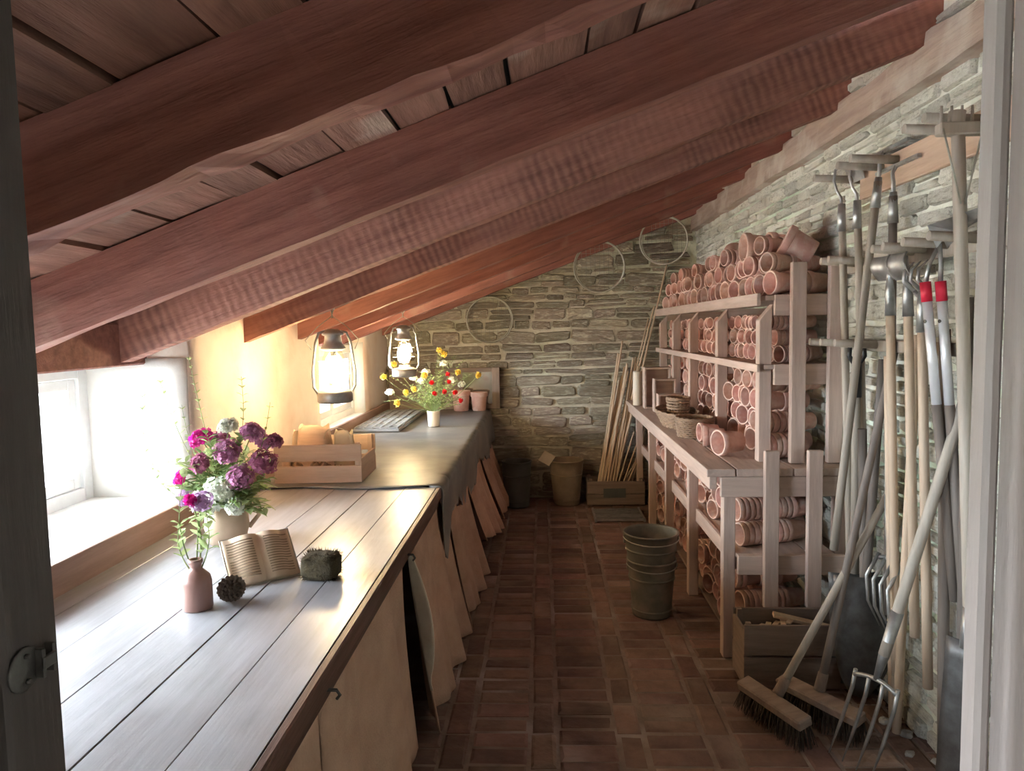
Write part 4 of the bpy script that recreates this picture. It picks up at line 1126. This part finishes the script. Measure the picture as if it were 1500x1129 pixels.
# low box of canes by the back wall
cb = thing('cane_box', 'low weathered wooden box at the back wall holding bamboo canes', 'box', (.62, 6.22, 0))
CX0, CX1, CY0, CY1 = .375, .87, 6.13, 6.40
for z0, z1 in ((.012, .105), (.110, .215)):
    for y in (CY0, CY1-.016): MB().box(CX0, CX1, y, y+.016, z0, z1).build('board', 'old_x', cb, bevel=.002)
    for x in (CX0, CX1-.016): MB().box(x, x+.016, CY0+.016, CY1-.016, z0, z1).build('board', 'old_y', cb, bevel=.002)
MB().box(CX0+.14, CX0+.33, CY0-.004, CY0, .075, .155).build('painted_patch', 'darktub', cb, label='dark faded stencil patch')
MB().box(CX0+.016, CX1-.016, CY0+.016, CY1-.016, .012, .024).build('bottom', 'old_x', cb)
for x, y in ((CX0+.03, CY0+.03), (CX1-.03, CY0+.03), (CX0+.03, CY1-.03), (CX1-.03, CY1-.03)):
    MB().box(x-.013, x+.013, y-.013, y+.013, .0, .235).build('corner_post', 'old_z', cb)
rcn = random.Random(14)
def cane(p0, p1, r, label):
    p0 = Vector(p0); p1 = Vector(p1); n = max(3, int((p1-p0).length/.2)); pts = []; rr = []
    for k in range(n+1):
        for dt, f in ((-.006, 1), (0, 1.22), (.006, 1)):
            t = min(1, max(0, k/n+dt)); pts.append(p0.lerp(p1, t)); rr.append(r*f*(1-.25*t))
    MB().tube(pts, rr, 7).build('bamboo_cane', 'cane', origin=p0, label=label, cat='cane', group='bamboo canes in the corner')
for k in range(22):
    x0 = .45+.16*rcn.random(); x1 = x0+.19+.08*rcn.random()
    h = rcn.uniform(1.05, 1.34)
    if k == 0: h = 1.42
    cane((x0, 6.19+.12*rcn.random(), .028), (x1, 6.36+.06*rcn.random(), h), rcn.uniform(.009, .0135), 'tall bamboo cane in the upright bundle leaning in the back corner')
cane((.60, 6.28, .028), (1.12, 6.415, 2.12), .011, 'longest bamboo cane, reaching up to the wire hoop in the corner')
cane((.56, 6.30, .028), (1.00, 6.425, 1.72), .010, 'second longest bamboo cane, leaning beside the longest one')
cane((.54, 6.33, .028), (.95, 6.43, 1.62), .007, 'thin long bamboo cane leaning against the back wall')
for k, (a, b, h) in enumerate(((.60, .80, .62), (.64, .84, .55), (.66, .90, .50), (.58, .76, .70), (.70, .93, .60), (.62, .88, .44), (.72, .92, .68), (.75, .90, .52))):
    cane((a, 6.18+.02*k, .028), (b, 6.30+.015*k, h), .0085, 'short cane splayed to the right in the low wooden box')

# iron boot grating on the floor
gr = thing('floor_grating', 'flat ridged iron grating lying on the floor in front of the cane box', 'grating', (.60, 5.78, 0))
for k in range(8):
    MB().box(.40, .80, 5.62+k*.045, 5.64+k*.045, .006, .026).build('grate_bar', 'steel', gr, bevel=.002)
for x in (.40, .785): MB().box(x, x+.018, 5.60, 5.98, .004, .028).build('frame_bar', 'steel', gr, bevel=.002)

# wire riddles on the back wall
def riddle(cx, cz, r, tilt, label, Y=6.425):
    root = thing('wire_riddle', label, 'riddle', (cx, Y, cz-r), 'round wire riddles on the back wall')
    T = Matrix.Translation((cx, Y, cz)) @ Matrix.Rotation(tilt, 4, 'Z') @ Matrix.Rotation(.08, 4, 'X')
    for nm, y, rr, th in (('rim_hoop', -.055, r, .0075), ('back_hoop', .0, r*.97, .005)):
        MB().tube([T @ Vector((rr*math.cos(a*2*PI/48), y, rr*math.sin(a*2*PI/48))) for a in range(48)], th, 6, closed=True).build(nm, 'riddle_wire', root)
    w = MB()
    for k in range(-5, 6):
        q = k*r/5.6; e = math.sqrt(max(0, (r*.97)**2-q*q))
        w.tube([T @ Vector((q, 0, -e)), T @ Vector((q, 0, e))], .0011, 4, caps=False); w.tube([T @ Vector((-e, .002, q)), T @ Vector((e, .002, q))], .0011, 4, caps=False)
    w.build('wire_mesh', 'wire', root)
    MB().tube([(cx, Y-.035, cz+r+.004), (cx, Y, cz+r+.004), (cx, Y+.06, cz+r-.004)], .004, 6).build('nail', 'iron', root)
riddle(-.464, 1.632, .205, .15, 'wire riddle hanging lowest on the back wall, above the bench end')
riddle(.51, 2.065, .215, -.15, 'middle wire riddle on the back wall, hooked on the last rafter', 6.27)
riddle(1.065, 2.275, .20, -.30, 'wire riddle highest up in the corner, above the long cane', 6.27)

# crate near the brooms
oc = slat_crate('tool_crate', 'old dark slatted crate on the floor at the end of the shelf bench', (1.100, 3.075, .004), .52, .20, .275, ('old_x', 'old_y', 'old_z'), 2, rz=-.02, endh=.25, gap=.012)
for i, (x, rz) in enumerate(((.93, .5), (.965, .35), (1.00, .42), (1.03, .3), (1.06, .45))):
    mx = Matrix.Translation((x, 3.07, .235+.006*i)) @ Matrix.Rotation(-rz, 4, 'Z') @ Matrix.Rotation(-.25, 4, 'X')
    MB().box(-.011, .011, -.07, .09, -.003, .003, mx).build('plant_label', 'cane', origin=(x, 3.07, .235), label='wooden plant label standing in a row in the old dark crate', cat='plant label', group='plant labels in the crate')
mx = Matrix.Translation((1.13, 3.10, .245)) @ Matrix.Rotation(-.18, 4, 'Z') @ Matrix.Rotation(.18, 4, 'Y')
MB().box(-.13, .13, -.022, .022, -.007, .007, mx).build('wooden_offcut', 'cane', origin=(1.13, 3.10, .24), label='flat wooden offcut lying across the old dark crate', cat='offcut')
for k, (x, y, s) in enumerate(((1.335, 2.62, .05), (1.29, 2.50, .035), (1.36, 2.45, .04), (1.30, 2.71, .045), (1.355, 2.77, .03))):
    rr = random.Random(k); st_ = MB().blob((0, 0, 0), s*.5, (1.2, .9, .6), 7, 4, .18)
    st_.xf(Matrix.Translation((x, y, s*.29)) @ Matrix.Rotation(rr.uniform(0, 3), 4, 'Z'))
    for q in range(len(st_.sm)): st_.sm[q] = False
    st_.build('stone_chip', 'rubble', origin=(x, y, 0), label=('largest pale chip of fallen mortar at the foot of the wall', 'flat mortar chip nearest the garden fork', 'mortar chip tight against the wall foot', 'mortar chip behind the garden fork', 'smallest mortar chip, farthest along the wall foot')[k], cat='stone', group='mortar chips on the floor')

# ================================================================== TOOLS ON THE STONE WALL
# peg boards
def peg_rail(z0, z1, y0, y1, ys, zpeg, label, plen=.17, m='crate_y', t=.022, dx=0):
    root = thing('peg_rail', label, 'peg rail', (XR, (y0+y1)/2, z0))
    MB().box(XR-.035-t-dx, XR-.035-dx, y0, y1, z0, z1).build('rail_board', m, root, origin=(XR, y0, z0), bevel=.003)
    for s in (y0+.05, y1-.09): MB().box(XR-.035-dx, XR+.03, s, s+.04, z0+.01, z1-.01).build('wall_block', 'old_x', root)
    for y in ys:
        MB().tube([(XR-.04-dx, y, zpeg), (XR-.04-t-plen-dx, y, zpeg+.012)], [.0165, .0155], 12).build('peg', 'grey_handle', root)
PEG_HI = (3.28, 3.16, 2.92, 2.80, 2.40, 2.28)
peg_rail(2.06, 2.185, 1.9, 3.12, [y for y in PEG_HI if y < 3.2], 2.150, 'pale peach peg board high on the stone wall', m='crate_y')
peg_rail(1.760, 1.825, 1.9, 3.25, (3.16, 3.08, 2.68, 2.60, 2.46, 2.30), 1.80, 'narrow grey peg rail half way up the stone wall', m='grey_handle', t=.018, plen=.14)
peg_rail(1.43, 1.475, 2.35, 3.30, (3.22, 3.10, 2.95), 1.455, 'lowest peg rail, crossing behind the tool handles', m='grey_handle', t=.018, plen=.16)

def vec(*p): return Vector(p)
def shaft(p0, p1, r0, r1, m, root, n=10, segs=6, bow=(0, 0, 0), name='handle'):
    return MB().tube(stem_pts(p0, p1, bow, segs), [r0+(r1-r0)*i/segs for i in range(segs+1)], n).build(name, m, root)

def tool(name, label, foot, cat=None, group='garden tools along the stone wall'):
    return thing(name, label, cat or name.split('_')[-1], foot, group)

# two swan-necked draw hoes hung head up on the first pegs
for i, (x, y, dx) in enumerate(((1.270, 3.12, 0), (1.300, 3.04, .0))):
    t = tool('draw_hoe', ('swan-necked draw hoe hanging nearest the pot rack', 'swan-necked draw hoe hanging second from the pot rack')[i], (x+.05, y, .35), 'hoe')
    shaft((x, y, 2.04), (x+.06, y-.02, .36), .0145, .0165, 'grey_handle', t)
    MB().tube([(x, y, 1.93), (x, y, 2.045)], [.0185, .0145], 12).build('socket', 'steel', t)
    MB().tube([(x, y, 2.03), (x-.004, y, 2.07), (x-.022, y, 2.10), (x-.034, y, 2.14), (x-.028, y, 2.185), (x+.0, y, 2.205), (x+.04, y, 2.205)], [.008, .007, .006, .006, .006, .006, .007], 8).build('swan_neck', 'steel', t)
    MB().add([(x+.035, y-.07, 2.215), (x+.035, y+.07, 2.215), (x+.060, y+.075, 2.135), (x+.060, y-.075, 2.135), (x+.039, y-.07, 2.217), (x+.039, y+.07, 2.217), (x+.063, y+.075, 2.137), (x+.063, y-.075, 2.137)],
             [(0, 1, 2, 3), (4, 7, 6, 5), (0, 4, 5, 1), (1, 5, 6, 2), (2, 6, 7, 3), (3, 7, 4, 0)]).build('blade', 'steel', t)

# two garden rakes, heads up
def rake(p0, p1, label, hl=.36, m='grey_handle'):
    p0 = Vector(p0); p1 = Vector(p1)
    t = tool('garden_rake', label, p1, 'rake')
    d = (p0-p1).normalized()
    shaft(p0, p1, .0150, .0165, m, t)
    MB().tube([p0-d*.10, p0+d*.015], [.0195, .013], 12).build('socket', 'steel', t)
    MB().tube([p0, p0+d*.05, p0+d*.085+vec(-.004, 0, 0), p0+d*.11+vec(.01, 0, 0)], [.009, .008, .0075, .0075], 8).build('neck', 'steel', t)
    c = p0+d*.112+vec(.012, 0, 0)
    hd_ = MB().box(c.x-.008, c.x+.008, c.y-hl/2, c.y+hl/2, c.z-.007, c.z+.007); hd_.build('head_bar', 'steel', t, bevel=.002)
    for k in range(12):
        y = c.y-hl/2+.014+k*(hl-.028)/11
        MB().tube([(c.x+.004, y, c.z), (c.x+.045, y, c.z-.004), (c.x+.072, y, c.z-.018)], [.0055, .0045, .0018], 6).build('tine', 'steel', t)
rake((1.300, 2.86, 2.085), (1.185, 2.93, .62), 'steel garden rake whose pole slants left across the other handles')
rake((1.320, 2.78, 2.015), (1.345, 2.80, .40), 'steel garden rake standing upright behind the slanting one', .32, 'dark_handle')

# wooden hay rake at the door side
t = tool('hay_rake', 'big wooden hay rake with wire braces beside the door frame', (1.34, 2.25, .35), 'rake')
shaft((1.253, 2.25, 2.13), (1.345, 2.24, .33), .0185, .0195, 'grey_handle', t, 12)
MB().tube([(1.245, 2.25, 2.10), (1.25, 2.25, 2.17)], .023, 12).build('collar', 'grey_handle', t)
MB().box(1.190, 1.335, 2.225, 2.262, 2.098, 2.135).build('head_bar', 'grey_handle', t, bevel=.004)
for s in (-1, 1):
    MB().tube([(1.255+s*.058, 2.225, 2.115), (1.262+s*.006, 2.228, 1.895)], .0028, 6).build('wire_brace', 'wire', t)
for k in range(5):
    x = 1.20+.03*k
    MB().tube([(x, 2.243, 2.13), (x, 2.243, 2.185)], [.006, .0035], 8).build('peg_tooth', 'grey_handle', t)

# digging forks and a spade hung head up: ash handles below steel sockets
def socketed(p0, p1, label, head_fn, name, m='ash', r=.0165, cat=None):
    p0 = Vector(p0); p1 = Vector(p1)
    t = tool(name, label, p1, cat)
    shaft(p0, p1, r*.92, r, m, t, 12)
    d = (p0-p1).normalized()
    MB().tube([p0-d*.09, p0+d*.0, p0+d*.05], [r*1.12, r*.95, r*.6], 12).build('socket', 'steel', t)
    head_fn(t, p0, d)
    return t
def fork_head(ln, w, tines=4, m='dark_steel', side=Vector((0, 1, 0)), fwd=Vector((-1, 0, 0)), curve=.04):
    def fn(t, p, d):
        side_ = side.normalized()
        pts = [p+d*.05+side_*(w*(k/10-.5))+d*(.02*(1-abs(k/5-1)**2)*-1) for k in range(11)]
        MB().tube([p+d*.03, p+d*.055], [.011, .010], 8).build('neck', m, t)
        MB().tube(pts, .0075, 7).build('shoulder_bar', m, t)
        for k in range(tines):
            q = p+d*.05+side_*(w*(k/(tines-1)-.5))
            MB().tube([q, q+d*ln*.35+fwd*curve*.9, q+d*ln*.7+fwd*curve*.8, q+d*ln], [.0068, .0065, .006, .002], 7).build('tine', m, t)
    return fn
def blade_head(ln, w, m='dark_steel', fwd=Vector((-1, 0, 0)), side=Vector((0, 1, 0)), pointed=.0, dish=.02):
    def fn(t, p, d):
        def pt(u, v):
            ww = w*(1-.10*v) if not pointed else w*(1-pointed*max(0, v-.45)**1.5*2.4)
            s = (u-.5)*ww
            top = .04 if v == 0 else .04
            return p+d*(top+ln*v-(abs(u-.5)*2)**2*pointed*.03*0)+side*s+fwd*(dish*(4*(u-.5)**2)-dish*.5+.03*math.sin(v*PI*.8))
        MB().grid(pt, 10, 10).build('blade', m, t, solid=.004)
        MB().tube([p+d*.0, p+d*.06, p+d*.12], [.013, .010, .004], 8).build('strap', m, t)
    return fn
socketed((1.268, 2.68, 1.66), (1.315, 2.66, .22), 'ash-handled push hoe hanging head up, left of its pair', blade_head(.085, .13, 'steel'), 'push_hoe', cat='hoe')
socketed((1.272, 2.56, 1.655), (1.322, 2.55, .42), 'ash-handled push hoe hanging head up, right of its pair', blade_head(.09, .12, 'steel'), 'push_hoe', cat='hoe')
socketed((1.285, 2.49, 1.60), (1.330, 2.47, .27), 'three-pronged ash-handled cultivator hanging nearest the red-collared shears', fork_head(.10, .09, 3, 'steel'), 'cultivator')

# long-handled lawn shears: two bright tubes with red collars
t = tool('lawn_shears', 'long-handled lawn shears with bright tubes and red collars', (1.31, 2.38, .62), 'shears')
for i, (xa, xb, y) in enumerate(((1.250, 1.292, 2.405), (1.288, 1.322, 2.385))):
    A, B = vec(xa, y, 1.675), vec(xb, y-.01, 1.275)
    MB().tube([A, A.lerp(B, .16)], .0165, 12).build('red_collar', 'red_grip', t, label='red collar')
    ar = MB().tube([A.lerp(B, .16), B], .0148, 12).build('tube_arm', 'alu', t, label='bright aluminium tube')
    MB().tube([A.lerp(B, .32)+vec(-.016, -.004, 0), A.lerp(B, .32)+vec(-.010, -.003, 0)], .006, 8).build('bolt', 'dark_steel', ar)
    MB().tube([B, B+(B-A).normalized()*.66], [.0155, .0165], 12).build('lower_grip', 'dark_handle', t)
    o = .022 if i else -.022
    MB().tube([A+vec(0, 0, -.01), A+vec(.006-o*.3, 0, .06), A+vec(.018-o*1.1, 0, .12)], [.008, .007, .007], 8).build('blade_arm', 'steel', t)
    c = vec(1.285, y, 1.80)
    MB().add([c+vec(-o, -.02, -.02), c+vec(-o+.02, -.06, .03), c+vec(-o*.2+.05, -.26, .075), c+vec(-o*.2+.02, -.25, .085), c+vec(-o-.035, -.03, .05),
              c+vec(-o, -.016, -.02), c+vec(-o+.02, -.056, .03), c+vec(-o*.2+.05, -.256, .075), c+vec(-o*.2+.02, -.246, .085), c+vec(-o-.035, -.026, .05)],
             [(0, 1, 2, 3, 4), (9, 8, 7, 6, 5)]+[(k, (k+1) % 5, 5+(k+1) % 5, 5+k) for k in range(5)]).build('blade', 'steel', t)

# black D-handled spade behind the rakes, blade down
t = tool('digging_spade', 'spade with a black D-shaped grip standing behind the rake poles', (1.30, 3.0, .02), 'spade')
MB().tube([(1.288, 3.0, 1.37), (1.262, 3.0, 1.41), (1.265, 3.0, 1.455), (1.293, 3.0, 1.465), (1.321, 3.0, 1.455), (1.324, 3.0, 1.41), (1.298, 3.0, 1.37)], .010, 8).build('d_grip', 'black_plastic', t, label='black D-shaped grip')
shaft((1.293, 3.0, 1.38), (1.296, 2.99, .50), .017, .018, 'grey_handle', t, 12)
MB().tube([(1.293, 3.0, 1.38), (1.2935, 3.0, 1.24)], [.020, .021], 12).build('grip_sleeve', 'black_plastic', t)
def sp(u, v):
    w = .20*(1-.04*v); return (1.293+.012*v+(u-.5)*w, 2.985+.02*(4*(u-.5)**2)-.02*v, .50-.47*v)
MB().grid(sp, 8, 8).build('blade', 'dark_steel', t, solid=.005)

# second spade shape: round-mouthed shovel with dark blade leaning low
t = tool('round_shovel', 'shovel with a broad dark round-mouthed blade low behind the crate', (1.28, 2.86, .03), 'shovel')
shaft((1.352, 2.90, 1.40), (1.290, 2.87, .52), .0165, .0175, 'dark_handle', t, 12)
def shp(u, v):
    w = .235*(1-max(0, v-.55)**2*3.2); return (1.285+(u-.5)*w, 2.852+.035*(4*(u-.5)**2)-.03*math.sin(v*PI), .53-.50*v)
MB().grid(shp, 10, 12).build('blade', 'dark_steel', t, solid=.004)

# bright fork standing tines down behind the ash handles
def down_fork(top_, foot, label, w, ln, m_h, m_t, name='garden_fork', tines=4, side=Vector((0, 1, 0)), fwd=Vector((0, -1, 0)), hn='handle', r=.017, curve=.05):
    top_ = Vector(top_); foot = Vector(foot); d = (foot-top_).normalized()
    t = tool(name, label, foot, 'fork')
    hp = foot-d*(ln+.10)
    shaft(top_, hp, r*.95, r, m_h, t, 12)
    MB().tube([hp-d*.16, hp, hp+d*.09], [r*1.1, r*.95, r*.55], 12).build('socket', m_t, t)
    c = hp+d*.09
    pts = [c+side*(w*(k/12-.5))+d*(.0+.018*(abs(k/6-1)**2)) for k in range(13)]
    MB().tube(pts, .0082, 8).build('shoulder_bar', m_t, t)
    for k in range(tines):
        q = c+side*(w*(k/(tines-1)-.5)); e = foot+side*(w*1.04*(k/(tines-1)-.5))
        MB().tube([q, q.lerp(e, .3)+fwd*curve, q.lerp(e, .65)+fwd*curve*.9, e], [.0075, .007, .0065, .002], 8).build('tine', m_t, t)
    return t
down_fork((1.330, 2.80, 1.30), (1.318, 2.72, .35), 'bright steel fork half hidden behind the ash handles', .17, .28, 'grey_handle', 'steel', fwd=Vector((-1, 0, 0)))

# garden fork standing out in front, tines on the floor
down_fork((1.372, 2.36, 1.33), (1.045, 2.425, .012), 'four-tined garden fork standing on the floor in front, handle leaning right', .165, .32, 'grey_handle', 'steel',
          side=Vector((.45, -.89, 0)).normalized(), fwd=Vector((.5, .2, .6)), r=.0185, curve=.035)

# brooms
def broom(top_, foot, head_c, yaw, L_, label, m_h='grey_handle'):
    t = tool('yard_broom', label, (head_c[0], head_c[1], 0), 'broom')
    shaft(top_, foot, .0145, .0155, m_h, t, 12)
    T = Matrix.Translation(head_c) @ Matrix.Rotation(yaw, 4, 'Z') @ Matrix.Rotation(.25, 4, 'X')
    MB().box(-L_/2, L_/2, -.032, .032, -.018, .022, T).build('head_block', 'old_x', t, bevel=.006)
    MB().tube([Vector(foot), Vector(foot)+(Vector(top_)-Vector(foot)).normalized()*.07], [.022, .019], 12).build('socket', 'old_z', t)
    br = MB(); rr = random.Random(int(L_*1000)+int(yaw*10))
    zf = head_c[2]
    for i in range(17):
        for j in range(5):
            cx = -L_/2+.014+i*(L_-.028)/16; cy = -.025+j*.0125
            for q in range(4):
                a = T @ Vector((cx+rr.uniform(-.004, .004), cy, -.016))
                e = T @ Vector((cx*1.06+rr.uniform(-.01, .01), cy*1.7+rr.uniform(-.01, .01), -.016))
                e.z = rr.uniform(.004, .014)
                br.tube([a, a.lerp(e, .5), e], [.0026, .0024, .0012], 3, caps=False)
    br.build('bristles', 'bristle', t, kind='stuff', label='stiff dark bristles')
broom((1.335, 2.80, .875), (.885, 2.69, .13), (.862, 2.675, .105), math.radians(-66), .34, 'yard broom in front, with a long pale handle slanting up to the right')
broom((1.362, 2.82, 1.46), (1.055, 2.72, .13), (1.045, 2.70, .105), math.radians(-58), .36, 'second yard broom, black bristled, standing behind the first one', 'dark_handle')

# right-hand spade by the door frame
t = tool('border_spade', 'border spade with a dark blade standing nearest the door frame', (1.215, 2.12, .02), 'spade')
shaft((1.300, 2.16, 1.45), (1.250, 2.11, .62), .0175, .0185, 'grey_handle', t, 12)
MB().tube([(1.255, 2.115, .70), (1.245, 2.105, .58)], [.0205, .0215], 12).build('ferrule', 'steel', t)
def bsp(u, v):
    return (1.205+.01*v, 2.10+(u-.5)*.15*(1-.05*v), .60-.58*v)
def bsp2(u, v):
    w = .11*(1-.05*v); return (1.245-.03*v+(u-.5)*w*.6, 2.10-(u-.5)*w*.8+.012*(4*(u-.5)**2), .60-.585*v)
MB().grid(bsp2, 8, 10).build('blade', 'dark_steel', t, solid=.005)

# plain poles: dibber lines and spare handles in the bundle
def pole(p0, p1, r, m, label, nm='spare_handle'):
    MB().tube(stem_pts(p0, p1, (0, 0, 0), 5), r, 12).build(nm, m, origin=p1, label=label, cat='handle', group='garden tools along the stone wall')
pole((1.285, 2.92, 1.12), (1.330, 2.94, .02), .0175, 'dark_handle', 'thick dark spare handle standing behind the brooms')
pole((1.325, 2.42, 1.52), (1.350, 2.40, .02), .0175, 'dark_handle', 'dark spare handle standing behind the lawn shears')
pole((1.330, 2.60, 1.50), (1.300, 2.62, .02), .0155, 'ash', 'slim pale spare handle in the middle of the tool bundle')
pole((1.345, 2.33, 1.62), (1.360, 2.32, .02), .0160, 'dark_handle', 'dark slim spare handle close against the wall near the door')
pole((1.295, 2.74, 1.42), (1.335, 2.72, .02), .0150, 'ash', 'pale spare handle left of the push hoes')
